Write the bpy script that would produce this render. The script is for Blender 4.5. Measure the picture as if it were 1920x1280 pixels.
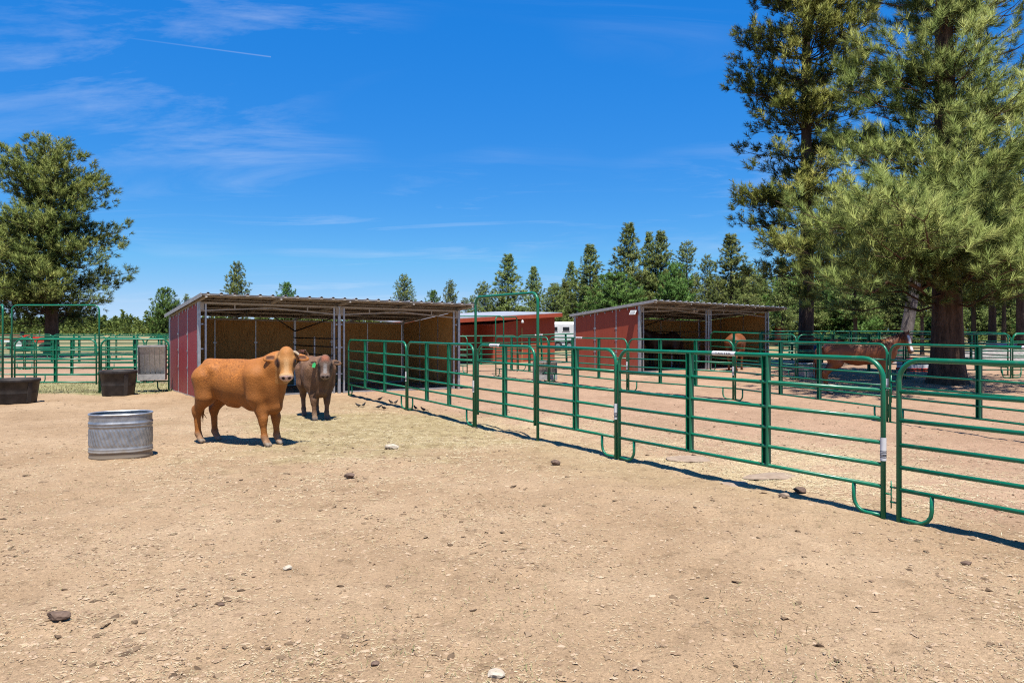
import bpy, math, random
import numpy as np
from mathutils import Vector, Matrix

R = math.radians
sc = bpy.context.scene
for o in list(bpy.data.objects):
    bpy.data.objects.remove(o, do_unlink=True)
COL = sc.collection

# ------------------------------------------------------------------ camera
F, HZ, CX, EYE = 1370.0, 618.0, 960.0, 1.8
cam_d = bpy.data.cameras.new('camera')
cam = bpy.data.objects.new('camera', cam_d)
COL.objects.link(cam)
cam.location = (0, 0, EYE)
cam.rotation_euler = (R(90), 0, 0)
cam_d.sensor_width = 36
cam_d.lens = F / 1920 * 36
cam_d.shift_y = -(640 - HZ) / 1920
cam_d.clip_start = 0.1
cam_d.clip_end = 5000
sc.camera = cam

# ------------------------------------------------------------------ sun, sky, exposure
SUN_EL = R(70)
SUN_H = Vector((0.20, -0.98, 0)).normalized()
SUN = Vector((SUN_H.x * math.cos(SUN_EL), SUN_H.y * math.cos(SUN_EL), math.sin(SUN_EL)))
sd = bpy.data.lights.new('sun', 'SUN')
sd.energy = 5.0
sd.angle = R(0.5)
sd.color = (1.0, 0.955, 0.88)
so = bpy.data.objects.new('sun', sd)
COL.objects.link(so)
so.rotation_euler = SUN.to_track_quat('Z', 'Y').to_euler()

world = bpy.data.worlds.new('World')
sc.world = world
world.use_nodes = True
wt = world.node_tree
wt.nodes.clear()


def N(t, kind, **kw):
    n = t.nodes.new(kind)
    for k, v in kw.items():
        setattr(n, k, v)
    return n


def wmath(op, a, b=None, clamp=False):
    n = N(wt, 'ShaderNodeMath', operation=op)
    n.use_clamp = clamp
    for i, v in enumerate((a, b)):
        if v is None:
            continue
        if isinstance(v, (int, float)):
            n.inputs[i].default_value = v
        else:
            wt.links.new(v, n.inputs[i])
    return n.outputs[0]


wo = N(wt, 'ShaderNodeOutputWorld')
bg = N(wt, 'ShaderNodeBackground')
bg.inputs['Strength'].default_value = 0.0575
wt.links.new(bg.outputs[0], wo.inputs[0])
sky = N(wt, 'ShaderNodeTexSky', sky_type='NISHITA')
sky.sun_disc = False
sky.sun_elevation = SUN_EL
sky.sun_rotation = math.atan2(SUN_H.x, SUN_H.y)
sky.altitude = 2100
sky.air_density = 1.0
sky.dust_density = 0.25
sky.ozone_density = 2.2
# deep polarised blue of the picture: stronger saturation, flatter brightness
sh = N(wt, 'ShaderNodeSeparateColor', mode='HSV')
wt.links.new(sky.outputs[0], sh.inputs[0])
hs = N(wt, 'ShaderNodeCombineColor', mode='HSV')
wt.links.new(wmath('MAXIMUM', wmath('ADD', sh.outputs[0], 0.006), 0.590), hs.inputs[0])
wt.links.new(wmath('MINIMUM', wmath('ADD', wmath('MULTIPLY', sh.outputs[1], 0.84), 0.40), 0.985), hs.inputs[1])
wt.links.new(wmath('MULTIPLY', wmath('POWER', sh.outputs[2], 0.30), 4.75), hs.inputs[2])
tc = N(wt, 'ShaderNodeTexCoord')
sx = N(wt, 'ShaderNodeSeparateXYZ')
wt.links.new(tc.outputs['Generated'], sx.inputs[0])
X, Y, Z = sx.outputs
# cirrus: a high flat sheet, direction projected on a plane overhead
den = wmath('ADD', wmath('MAXIMUM', Z, 0.0), 0.12)
u = wmath('DIVIDE', X, den)
v = wmath('DIVIDE', Y, den)
cv = N(wt, 'ShaderNodeCombineXYZ')
wt.links.new(u, cv.inputs[0])
wt.links.new(v, cv.inputs[1])
mp = N(wt, 'ShaderNodeMapping')
mp.inputs['Rotation'].default_value = (0, 0, R(105))
mp.inputs['Scale'].default_value = (0.45, 1.4, 1)
mp.inputs['Location'].default_value = (2.2, 4.1, 0)
wt.links.new(cv.outputs[0], mp.inputs[0])
n1 = N(wt, 'ShaderNodeTexNoise')
n1.inputs['Scale'].default_value = 1.2
n1.inputs['Detail'].default_value = 9
n1.inputs['Roughness'].default_value = 0.66
n1.inputs['Distortion'].default_value = 0.9
wt.links.new(mp.outputs[0], n1.inputs['Vector'])
n2 = N(wt, 'ShaderNodeTexNoise')
n2.inputs['Scale'].default_value = 0.55
n2.inputs['Detail'].default_value = 3
mp2 = N(wt, 'ShaderNodeMapping')
mp2.inputs['Location'].default_value = (7.1, 2.2, 0)
wt.links.new(cv.outputs[0], mp2.inputs[0])
wt.links.new(mp2.outputs[0], n2.inputs['Vector'])
c1 = wmath('MULTIPLY', wmath('SUBTRACT', n1.outputs[0], 0.49), 3.0, True)
c2 = wmath('MULTIPLY', wmath('SUBTRACT', n2.outputs[0], 0.40), 5.0, True)
cl = wmath('MULTIPLY', c1, c2)
cl = wmath('MULTIPLY', cl, 0.47, True)
# vapour trail of an aeroplane: thin band along a great circle
pa = Vector(((170 - CX) / F, 1, (HZ - 62) / F)).normalized()
pb = Vector(((508 - CX) / F, 1, (HZ - 107) / F)).normalized()
nn = pa.cross(pb).normalized()
pm = (pa + pb).normalized()


def wdot(vec):
    d = N(wt, 'ShaderNodeVectorMath', operation='DOT_PRODUCT')
    wt.links.new(tc.outputs['Generated'], d.inputs[0])
    d.inputs[1].default_value = vec
    return d.outputs['Value']


dist = wmath('ABSOLUTE', wdot(nn))
line = wmath('SUBTRACT', 1.0, wmath('DIVIDE', dist, 0.0011), True)
tt = (pb - pa).normalized()
a0, a1 = pa.dot(tt), pb.dot(tt)
s = wmath('DIVIDE', wmath('SUBTRACT', wdot(tt), a0), a1 - a0)
inside = wmath('MULTIPLY', wmath('LESS_THAN', s, 1.0), wmath('MAXIMUM', s, 0.0, True))
trail = wmath('MULTIPLY', wmath('MULTIPLY', line, inside), 0.2)
cl = wmath('MAXIMUM', cl, trail, True)
mixc = N(wt, 'ShaderNodeMixRGB')
wt.links.new(cl, mixc.inputs[0])
wt.links.new(hs.outputs[0], mixc.inputs[1])
mixc.inputs[2].default_value = (7.6, 8.3, 9.4, 1)
wt.links.new(mixc.outputs[0], bg.inputs['Color'])

sc.view_settings.view_transform = 'Standard'
sc.view_settings.look = 'None'
sc.view_settings.exposure = 0.92
sc.view_settings.gamma = 1.0
sc.view_settings.use_curve_mapping = False
sc.render.engine = 'CYCLES'
sc.cycles.max_bounces = 6
sc.cycles.transparent_max_bounces = 4
sc.cycles.use_denoising = False
sc.cycles.filter_width = 1.15
sc.cycles.sample_clamp_indirect = 1.0
sc.cycles.caustics_reflective = False
sc.cycles.caustics_refractive = False
sc.cycles.blur_glossy = 1.0
sc.cycles.use_adaptive_sampling = False


# ------------------------------------------------------------------ terrain
def ss(t):
    t = np.clip(t, 0, 1)
    return t * t * (3 - 2 * t)


def ground_h(x, y):
    return 0.2 * ss((np.asarray(y, float) - 20) / 9) * ss((np.asarray(x, float) + 1) / 7)


def G(px, py):
    """ground point seen at a pixel of the 1920x1280 photograph"""
    z = 0.0
    for _ in range(12):
        d = (EYE - z) * F / (py - HZ)
        x = (px - CX) / F * d
        z = float(ground_h(x, d))
    return Vector((x, d, z))


def at(px, d):
    x = (px - CX) / F * d
    return Vector((x, d, float(ground_h(x, d))))


# ------------------------------------------------------------------ noise helpers
def vnoise(x, y, seed=0):
    x = np.asarray(x, float)
    y = np.asarray(y, float)
    xi = np.floor(x).astype(np.int64)
    yi = np.floor(y).astype(np.int64)
    fx, fy = x - xi, y - yi
    fx = fx * fx * (3 - 2 * fx)
    fy = fy * fy * (3 - 2 * fy)

    def h(a, b):
        n = (a * 374761393 + b * 668265263 + seed * 982451653) & 0x7fffffff
        n = (n ^ (n >> 13)) * 1274126177 & 0x7fffffff
        n = n ^ (n >> 16)
        return (n & 0xffff) / 65535.0
    a = h(xi, yi) * (1 - fx) + h(xi + 1, yi) * fx
    b = h(xi, yi + 1) * (1 - fx) + h(xi + 1, yi + 1) * fx
    return a * (1 - fy) + b * fy


def fbm(x, y, seed=0, o=4):
    t, a, s = 0, 0.5, 0
    for i in range(o):
        t = t + a * vnoise(x * 2 ** i, y * 2 ** i, seed + i * 17)
        s += a
        a *= 0.5
    return t / s


# ------------------------------------------------------------------ mesh helpers
def fast_mesh(name, V, FA, smooth=False):
    """V (n,3), FA (m,3|4) arrays"""
    V = np.asarray(V, np.float32)
    FA = np.asarray(FA, np.int32)
    me = bpy.data.meshes.new(name)
    me.vertices.add(len(V))
    me.vertices.foreach_set('co', V.ravel())
    k = FA.shape[1]
    me.loops.add(FA.size)
    me.loops.foreach_set('vertex_index', FA.ravel())
    me.polygons.add(len(FA))
    me.polygons.foreach_set('loop_start', np.arange(0, FA.size, k, dtype=np.int32))
    me.polygons.foreach_set('loop_total', np.full(len(FA), k, np.int32))
    me.polygons.foreach_set('use_smooth', np.full(len(FA), smooth, bool))
    me.update(calc_edges=True)
    return me


class MB:
    def __init__(s):
        s.v, s.f, s.m, s.sm = [], [], [], []

    def add(s, vs, fs, mi=0, smooth=False):
        b = len(s.v)
        s.v += [tuple(p) for p in vs]
        for f in fs:
            s.f.append(tuple(i + b for i in f))
            s.m.append(mi)
            s.sm.append(smooth)
        return s

    def box(s, c, d, mi=0, rot=None, bev=0.0):
        hx, hy, hz = d[0] / 2, d[1] / 2, d[2] / 2
        vs = [Vector((x, y, z)) for z in (-hz, hz) for y in (-hy, hy) for x in (-hx, hx)]
        if rot is not None:
            vs = [rot @ p for p in vs]
        vs = [p + Vector(c) for p in vs]
        fs = [(0, 2, 3, 1), (4, 5, 7, 6), (0, 1, 5, 4), (2, 6, 7, 3), (0, 4, 6, 2), (1, 3, 7, 5)]
        return s.add(vs, fs, mi)

    def bar(s, a, b, w, t, mi=0, up=(0, 0, 1)):
        """rectangular bar from a to b: w sideways, t along up"""
        a, b = Vector(a), Vector(b)
        d = (b - a)
        L = d.length
        d.normalize()
        u_ = Vector(up)
        sd_ = d.cross(u_)
        if sd_.length < 1e-4:
            sd_ = d.cross(Vector((1, 0, 0)))
        sd_.normalize()
        u_ = sd_.cross(d)
        m = Matrix((d, sd_, u_)).transposed()
        return s.box((a + b) / 2, (L, w, t), mi, m)

    def tube(s, pts, r, n=8, mi=0, caps=True, smooth=True, closed=False):
        pts = [Vector(p) for p in pts]
        rs = r if isinstance(r, (list, tuple)) else [r] * len(pts)
        rings, prev = [], None
        for i, p in enumerate(pts):
            if closed:
                d = pts[(i + 1) % len(pts)] - pts[i - 1]
            else:
                d = pts[min(i + 1, len(pts) - 1)] - pts[max(i - 1, 0)]
            d.normalize()
            if prev is None:
                a = Vector((0, 0, 1)) if abs(d.z) < 0.9 else Vector((1, 0, 0))
                a = (a - d * a.dot(d)).normalized()
            else:
                a = (prev - d * prev.dot(d)).normalized()
            prev = a
            b = d.cross(a)
            rings.append([p + (a * math.cos(2 * math.pi * k / n) + b * math.sin(2 * math.pi * k / n)) * rs[i] for k in range(n)])
        vs = [q for ring in rings for q in ring]
        fs = []
        m = len(pts)
        for i in range(m if closed else m - 1):
            j = (i + 1) % m
            for k in range(n):
                l = (k + 1) % n
                fs.append((i * n + k, i * n + l, j * n + l, j * n + k))
        s.add(vs, fs, mi, smooth)
        if caps and not closed:
            b0 = len(s.v) - len(vs)
            s.f.append(tuple(b0 + k for k in reversed(range(n))))
            s.m.append(mi)
            s.sm.append(False)
            s.f.append(tuple(b0 + (m - 1) * n + k for k in range(n)))
            s.m.append(mi)
            s.sm.append(False)
        return s

    def mesh(s, name, mats):
        me = bpy.data.meshes.new(name)
        me.from_pydata(s.v, [], s.f)
        for m in (mats if isinstance(mats, (list, tuple)) else [mats]):
            me.materials.append(m)
        me.polygons.foreach_set('material_index', s.m)
        me.polygons.foreach_set('use_smooth', s.sm)
        me.update()
        return me

    def build(s, name, mats, parent=None, loc=(0, 0, 0), rz=0):
        return obj(name, s.mesh(name, mats), parent, loc, rz)


def obj(name, me, parent=None, loc=(0, 0, 0), rz=0):
    o = bpy.data.objects.new(name, me)
    COL.objects.link(o)
    o.location = loc
    o.rotation_euler = (0, 0, rz)
    if parent is not None:
        o.parent = parent
    return o


def tag(o, label=None, cat=None, group=None, kind=None):
    if label:
        o['label'] = label
    if cat:
        o['category'] = cat
    if group:
        o['group'] = group
    if kind:
        o['kind'] = kind
    return o


def thing(name, label, cat, loc=(0, 0, 0), rz=0, group=None):
    o = bpy.data.objects.new(name, None)
    COL.objects.link(o)
    o.location = loc
    o.rotation_euler = (0, 0, rz)
    o.empty_display_size = 0.2
    return tag(o, label, cat, group)


# ------------------------------------------------------------------ materials
class Mat:
    def __init__(s, name, rough=0.8, metal=0.0, spec=0.3):
        s.m = bpy.data.materials.new(name)
        s.m.use_nodes = True
        s.t = s.m.node_tree
        s.b = s.t.nodes['Principled BSDF']
        s.out = s.t.nodes['Material Output']
        s.b.inputs['Roughness'].default_value = rough
        s.b.inputs['Metallic'].default_value = metal
        s.b.inputs['Specular IOR Level'].default_value = spec
        s.co = None

    def link(s, a, b):
        s.t.links.new(a, b)

    def coord(s, which='Object'):
        n = N(s.t, 'ShaderNodeTexCoord')
        return n.outputs[which]

    def noise(s, scale, detail=4, rough=0.55, vec=None, stretch=None, dist=0.0):
        n = N(s.t, 'ShaderNodeTexNoise')
        n.inputs['Scale'].default_value = scale
        n.inputs['Detail'].default_value = detail
        n.inputs['Roughness'].default_value = rough
        n.inputs['Distortion'].default_value = dist
        v_ = vec if vec is not None else s.coord()
        if stretch:
            mp_ = N(s.t, 'ShaderNodeMapping')
            mp_.inputs['Scale'].default_value = stretch
            s.link(v_, mp_.inputs[0])
            v_ = mp_.outputs[0]
        s.link(v_, n.inputs['Vector'])
        return n.outputs[0]

    def ramp(s, fac, stops):
        n = N(s.t, 'ShaderNodeValToRGB')
        el = n.color_ramp.elements
        while len(el) < len(stops):
            el.new(0.5)
        for e, (p, c) in zip(el, stops):
            e.position = p
            e.color = (*c, 1) if len(c) == 3 else c
        s.link(fac, n.inputs[0])
        return n.outputs[0]

    def mix(s, fac, a, b, mode='MIX'):
        n = N(s.t, 'ShaderNodeMixRGB', blend_type=mode)
        for i, v_ in enumerate((fac, a, b)):
            if isinstance(v_, (int, float)):
                n.inputs[i].default_value = v_ if i == 0 else (v_, v_, v_, 1)
            elif isinstance(v_, tuple):
                n.inputs[i].default_value = (*v_, 1)
            else:
                s.link(v_, n.inputs[i])
        return n.outputs[0]

    def math(s, op, a, b=0.0, clamp=False):
        n = N(s.t, 'ShaderNodeMath', operation=op)
        n.use_clamp = clamp
        for i, v_ in enumerate((a, b)):
            if isinstance(v_, (int, float)):
                n.inputs[i].default_value = v_
            else:
                s.link(v_, n.inputs[i])
        return n.outputs[0]

    def attr(s, name, out='Color'):
        n = N(s.t, 'ShaderNodeAttribute', attribute_name=name)
        return n.outputs[out]

    def color(s, c):
        if isinstance(c, tuple):
            s.b.inputs['Base Color'].default_value = (*c, 1)
        else:
            s.link(c, s.b.inputs['Base Color'])
        return s

    def bump(s, h, strength=0.3, dist=0.01):
        n = N(s.t, 'ShaderNodeBump')
        n.inputs['Strength'].default_value = strength
        n.inputs['Distance'].default_value = dist
        s.link(h, n.inputs['Height'])
        s.link(n.outputs[0], s.b.inputs['Normal'])
        return s


M = {}


def simple(name, c1, c2, scale=6, rough=0.7, metal=0.0, spec=0.3, bump=0.0, bs=40, stretch=None, bd=0.005, detail=5):
    m = Mat(name, rough, metal, spec)
    m.color(m.ramp(m.noise(scale, detail, 0.6, stretch=stretch), [(0.35, c1), (0.65, c2)]))
    if bump:
        m.bump(m.noise(bs, 4, 0.6, stretch=stretch), bump, bd)
    M[name] = m.m
    return m


# green enamel of the pipe panels, with dust and small chips
m = Mat('green_paint', 0.45, 0.0, 0.4)
dust = m.noise(9, 6, 0.7)
base = m.ramp(m.noise(2.0, 3), [(0.3, (0.003, 0.15, 0.072)), (0.7, (0.006, 0.19, 0.098))])
c = m.mix(m.ramp(dust, [(0.55, (0, 0, 0)), (0.80, (0.4, 0.4, 0.4))]), base, (0.20, 0.19, 0.13))
chips = m.ramp(m.noise(55, 3, 0.5), [(0.70, (0, 0, 0)), (0.74, (1, 1, 1))])
m.color(m.mix(chips, c, (0.23, 0.24, 0.19)))
m.link(m.ramp(dust, [(0.4, (0.28, 0.28, 0.28)), (0.8, (0.6, 0.6, 0.6))]), m.b.inputs['Roughness'])
M['green'] = m.m

simple('galv', (0.42, 0.43, 0.44), (0.60, 0.61, 0.62), 14, 0.42, 0.75, 0.4, 0.05, 60)
simple('galv_dull', (0.36, 0.355, 0.34), (0.52, 0.51, 0.48), 9, 0.6, 0.35, 0.35, 0.05, 60)
simple('beam', (0.40, 0.37, 0.31), (0.54, 0.50, 0.43), 5, 0.6, 0.2, 0.3)
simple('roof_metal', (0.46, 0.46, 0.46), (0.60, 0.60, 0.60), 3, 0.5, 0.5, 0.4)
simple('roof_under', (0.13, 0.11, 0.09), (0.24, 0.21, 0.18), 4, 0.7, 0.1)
simple('dark_pipe', (0.045, 0.035, 0.03), (0.09, 0.07, 0.06), 8, 0.6, 0.3)
simple('white_plastic', (0.68, 0.68, 0.66), (0.78, 0.78, 0.76), 8, 0.5)
simple('white_paint', (0.62, 0.63, 0.63), (0.78, 0.79, 0.79), 2, 0.4)
simple('black_rubber', (0.022, 0.019, 0.018), (0.060, 0.050, 0.043), 5, 0.62, 0, 0.35, 0.25, 25)
simple('tyre', (0.02, 0.02, 0.02), (0.04, 0.038, 0.036), 9, 0.8)
simple('glass_dark', (0.012, 0.014, 0.016), (0.02, 0.022, 0.025), 3, 0.12, 0, 0.6)
simple('red_plastic', (0.55, 0.035, 0.02), (0.68, 0.06, 0.035), 5, 0.4)
simple('blue_plastic', (0.012, 0.035, 0.12), (0.02, 0.06, 0.20), 5, 0.4)
simple('grey_poly', (0.38, 0.37, 0.34), (0.50, 0.49, 0.46), 5, 0.6)
simple('green_tag', (0.05, 0.55, 0.16), (0.08, 0.62, 0.2), 5, 0.4)
simple('paper', (0.66, 0.66, 0.66), (0.76, 0.76, 0.76), 10, 0.6)
simple('ink', (0.03, 0.03, 0.035), (0.05, 0.05, 0.055), 10, 0.6)
simple('horn', (0.32, 0.24, 0.15), (0.46, 0.36, 0.25), 20, 0.45)
simple('eye', (0.006, 0.005, 0.004), (0.012, 0.009, 0.007), 5, 0.08, 0, 0.6)
simple('stone_white', (0.42, 0.35, 0.26), (0.58, 0.50, 0.39), 14, 0.85, 0, 0.2, 0.5, 25, bd=0.01)
simple('stone_brown', (0.10, 0.065, 0.045), (0.20, 0.135, 0.10), 14, 0.9, 0, 0.2, 0.6, 25, bd=0.01)
simple('slab', (0.29, 0.21, 0.15), (0.38, 0.29, 0.21), 9, 0.9, 0, 0.2, 0.6, 20, bd=0.01)
simple('gravel', (0.20, 0.18, 0.165), (0.36, 0.33, 0.30), 9, 0.9, 0, 0.2, 1.0, 6, bd=0.08)
simple('green_roof', (0.10, 0.19, 0.14), (0.14, 0.25, 0.19), 4, 0.6)
simple('feather', (0.012, 0.012, 0.013), (0.03, 0.028, 0.026), 20, 0.5)
simple('tan_wood', (0.34, 0.19, 0.07), (0.46, 0.28, 0.11), 6, 0.75, stretch=(6, 6, 1))


def bark(name, c1, c2, c3):
    m = Mat(name, 0.92, 0, 0.15)
    big = m.noise(5.5, 4, 0.6, stretch=(1, 1, 0.22), dist=0.5)
    fine = m.noise(22, 4, 0.6, stretch=(1, 1, 0.3))
    col = m.ramp(big, [(0.38, c1), (0.5, c2), (0.68, c3)])
    m.color(m.mix(0.5, col, m.ramp(fine, [(0.3, c1), (0.7, c3)])))
    h = m.mix(0.35, big, fine)
    m.bump(h, 0.9, 0.06)
    M[name] = m.m


bark('bark_red', (0.035, 0.022, 0.015), (0.10, 0.058, 0.036), (0.19, 0.115, 0.075))
bark('bark_dark', (0.028, 0.02, 0.016), (0.07, 0.048, 0.036), (0.13, 0.095, 0.075))
bark('bark_grey', (0.08, 0.067, 0.058), (0.15, 0.128, 0.115), (0.23, 0.20, 0.185))


def foliage(name, dark, mid, light, trans=0.26):
    m = Mat(name, 0.6, 0, 0.12)
    t_ = m.attr('tint', 'Fac')
    col = m.ramp(t_, [(0.0, dark), (0.55, mid), (1.0, light)])
    oi = N(m.t, 'ShaderNodeObjectInfo')
    hsv = N(m.t, 'ShaderNodeHueSaturation')
    m.link(col, hsv.inputs['Color'])
    m.link(m.math('ADD', m.math('MULTIPLY', oi.outputs['Random'], 0.028), 0.488), hsv.inputs['Hue'])
    m.link(m.math('ADD', m.math('MULTIPLY', oi.outputs['Random'], 0.3), 0.85), hsv.inputs['Value'])
    m.color(hsv.outputs[0])
    tr = N(m.t, 'ShaderNodeBsdfTranslucent')
    m.link(hsv.outputs[0], tr.inputs[0])
    mx = N(m.t, 'ShaderNodeMixShader')
    mx.inputs[0].default_value = trans
    m.link(m.b.outputs[0], mx.inputs[1])
    m.link(tr.outputs[0], mx.inputs[2])
    m.link(mx.outputs[0], m.out.inputs[0])
    M[name] = m.m


foliage('needles', (0.12, 0.165, 0.03), (0.27, 0.315, 0.066), (0.45, 0.455, 0.12))
foliage('needles_near', (0.12, 0.165, 0.04), (0.27, 0.315, 0.084), (0.46, 0.47, 0.15))
foliage('needles_dark', (0.08, 0.12, 0.026), (0.175, 0.22, 0.052), (0.31, 0.33, 0.09))
foliage('needles_far', (0.115, 0.165, 0.045), (0.215, 0.275, 0.078), (0.34, 0.37, 0.125))
foliage('needles_young', (0.085, 0.165, 0.036), (0.13, 0.235, 0.055), (0.2, 0.31, 0.08))


# red-painted plywood outside, raw plywood inside
def red_ply(name, c1, c2, worn):
    m = Mat(name, 0.62, 0, 0.3)
    gr = m.noise(7, 6, 0.65, stretch=(1, 1, 0.15), dist=0.6)
    fine = m.noise(60, 3, 0.6, stretch=(1, 1, 0.08))
    col = m.mix(0.4, m.ramp(gr, [(0.3, c1), (0.7, c2)]), m.ramp(fine, [(0.3, c1), (0.7, c2)]))
    z = N(m.t, 'ShaderNodeSeparateXYZ')
    m.link(m.coord(), z.inputs[0])
    low = m.math('SUBTRACT', 1.0, m.math('MULTIPLY', z.outputs[2], 1.1), True)
    spl = m.math('MULTIPLY', low, m.ramp(m.noise(5, 5, 0.7), [(0.4, (0, 0, 0)), (0.7, (1, 1, 1))]), True)
    m.color(m.mix(m.math('MULTIPLY', spl, 0.7), col, worn))
    m.bump(m.mix(0.5, gr, fine), 0.25, 0.006)
    M[name] = m.m


red_ply('red_wall', (0.29, 0.034, 0.036), (0.41, 0.055, 0.056), (0.30, 0.13, 0.10))
red_ply('red_wall_warm', (0.31, 0.052, 0.024), (0.42, 0.082, 0.038), (0.32, 0.15, 0.10))

m = Mat('plywood', 0.7, 0, 0.25)
co = m.coord()
mpn = N(m.t, 'ShaderNodeMapping')
mpn.inputs['Scale'].default_value = (2.2, 2.2, 0.45)
m.link(co, mpn.inputs[0])
wv = N(m.t, 'ShaderNodeTexNoise')
wv.inputs['Scale'].default_value = 1.3
wv.inputs['Detail'].default_value = 2
wv.inputs['Distortion'].default_value = 0.8
m.link(mpn.outputs[0], wv.inputs['Vector'])
rings = m.math('ABSOLUTE', m.math('MULTIPLY', m.math('SINE', m.math('MULTIPLY', wv.outputs[0], 34.0)), 0.5))
fine = m.noise(50, 3, 0.6, stretch=(1, 1, 0.06))
col = m.ramp(rings, [(0.0, (0.34, 0.165, 0.042)), (0.12, (0.52, 0.275, 0.08)), (0.5, (0.62, 0.34, 0.105))])
col = m.mix(0.35, col, m.ramp(fine, [(0.3, (0.34, 0.175, 0.05)), (0.7, (0.62, 0.345, 0.11))]))
zz = N(m.t, 'ShaderNodeSeparateXYZ')
m.link(co, zz.inputs[0])
soil = m.math('MULTIPLY', m.math('SUBTRACT', 1.15, zz.outputs[2], True),
              m.ramp(m.noise(2.2, 6, 0.65), [(0.4, (0, 0, 0)), (0.62, (1, 1, 1))]))
col = m.mix(m.math('MULTIPLY', soil, 0.75, True), col, (0.085, 0.05, 0.025))
m.color(col)
M['plywood'] = m.m

# galvanised stock tank, muddy at the foot
m = Mat('tank_metal', 0.42, 0.7, 0.4)
sp = m.noise(12, 5, 0.65)
col = m.ramp(sp, [(0.3, (0.28, 0.285, 0.29)), (0.7, (0.50, 0.51, 0.515))])
zz = N(m.t, 'ShaderNodeSeparateXYZ')
m.link(m.coord(), zz.inputs[0])
mud = m.math('SUBTRACT', m.math('ADD', 0.25, m.math('MULTIPLY', m.noise(9, 5, 0.7), 0.3)), m.math('MULTIPLY', zz.outputs[2], 2.2), True)
mud = m.math('MULTIPLY', mud, 5.0, True)
splash = m.ramp(m.noise(16, 6, 0.7), [(0.55, (0, 0, 0)), (0.75, (0.6, 0.6, 0.6))])
mud = m.math('MAXIMUM', mud, splash)
m.color(m.mix(mud, col, (0.24, 0.19, 0.135)))
m.link(m.math('SUBTRACT', 0.7, mud, True), m.b.inputs['Metallic'])
M['tank'] = m.m

m = Mat('water', 0.05, 0, 0.5)
m.color((0.02, 0.03, 0.028))
M['water'] = m.m


def coat(name, bs=28, bstr=0.9, amp=0.35, stretch=(1, 1, 1), bd=0.012):
    m = Mat(name, 0.62, 0, 0.3)
    c_ = m.attr('coat')
    n_ = m.noise(bs, 5, 0.65, stretch=stretch, dist=1.0)
    big = m.noise(5, 4, 0.6)
    k = m.mix(0.5, n_, big)
    v_ = m.ramp(k, [(0.3, (1 - amp, 1 - amp, 1 - amp)), (0.7, (1 + amp * 0.7, 1 + amp * 0.6, 1 + amp * 0.5))])
    cc = m.mix(1.0, c_, v_, 'MULTIPLY')
    at_ = [n for n in m.t.nodes if n.type == 'ATTRIBUTE'][0]
    w_ = m.noise(15, 3, 0.5, dist=1.6, stretch=(0.8, 1, 1.2))
    line_ = m.ramp(m.math('ABSOLUTE', m.math('SUBTRACT', w_, 0.5)), [(0.0, (0.50, 0.44, 0.38)), (0.035, (0.85, 0.82, 0.8)), (0.09, (1.15, 1.13, 1.08))])
    m.color(m.mix(m.math('SUBTRACT', 1.0, at_.outputs['Alpha']), cc, m.mix(1.0, cc, line_, 'MULTIPLY')))
    m.bump(n_, bstr, bd)
    M[name] = m.m


coat('coat_curly', 55, 0.55, 0.34, (0.7, 1, 0.8), 0.016)
coat('coat_shaggy', 55, 0.8, 0.6, (1, 1, 0.35), 0.025)
coat('coat_sleek', 9, 0.35, 0.3, (1, 1, 1), 0.012)
M['coat_sleek'].node_tree.nodes['Principled BSDF'].inputs['Roughness'].default_value = 0.5

# ------------------------------------------------------------------ ground
xs = np.concatenate([-np.geomspace(14.3, 900, 45)[::-1], np.arange(-14, 17.01, 0.1), np.geomspace(17.4, 900, 45)])
ys = np.concatenate([-np.geomspace(0.4, 300, 22)[::-1], np.arange(0, 2.9, 0.25), np.arange(3.0, 17, 0.1),
                     np.arange(17.1, 30, 0.13), np.geomspace(30.3, 1500, 60)])
GX, GY = np.meshgrid(xs, ys)
near = ss((34 - GY) / 8) * ss((GX + 22) / 6) * ss((26 - GX) / 6)
tread = fbm(GX * 4.2, GY * 4.2, 3, 3) - 0.5
lump = (fbm(GX * 0.9, GY * 0.9, 11, 3) - 0.5) * 0.05 + np.minimum(tread, 0.12) * 0.075
GZ = ground_h(GX, GY) + near * lump
nx, ny = len(xs), len(ys)
idx = np.arange(nx * ny).reshape(ny, nx)
quads = np.stack([idx[:-1, :-1], idx[:-1, 1:], idx[1:, 1:], idx[1:, :-1]], -1).reshape(-1, 4)
gme = fast_mesh('ground', np.stack([GX, GY, GZ], -1).reshape(-1, 3), quads, True)
# what covers the soil where: trodden hay, bare reddish pens, dry grass
fa = G(1655, 971)
fd = Vector((-0.545, 0.839, 0)).normalized()
fn = Vector((0.839, 0.545, 0)).normalized()


def side_of_fence(x, y):
    return (x - fa.x) * fn.x + (y - fa.y) * fn.y


nz = fbm(GX * 0.55, GY * 0.55, 5, 4) - 0.5
nz2 = fbm(GX * 2.2, GY * 2.2, 8, 3) - 0.5
sdist = side_of_fence(GX, GY)
hay = 1 - np.sqrt(((GX + 1.9) / 3.6) ** 2 + ((GY - 13.6) / 4.2) ** 2)
hay = ss((hay + nz * 1.3 + nz2 * 0.7) * 1.6 + 0.15) * (sdist < 0.4)
strip = np.exp(-((sdist + 0.5) / 0.8) ** 2) * ss((GY - 6) / 5) * ss((20 - GY) / 4)
hay = np.clip(np.maximum(hay, strip * (0.6 + nz * 1.5)), 0, 1)
grass_l = ss((GY - 20.2 + nz * 2) / 0.8) * ss((26 - GY + nz * 3) / 2.5) * ss((-9.8 - GX) / 0.8)
red = np.maximum(ss((sdist - 0.1 + nz) / 1.2), ss((GY - 24) / 2) * ss((-8 - GX) / 2)) * ss((48 - GY) / 10)
dry = ss((GY - 44 + nz * 20) / 14)
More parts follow.
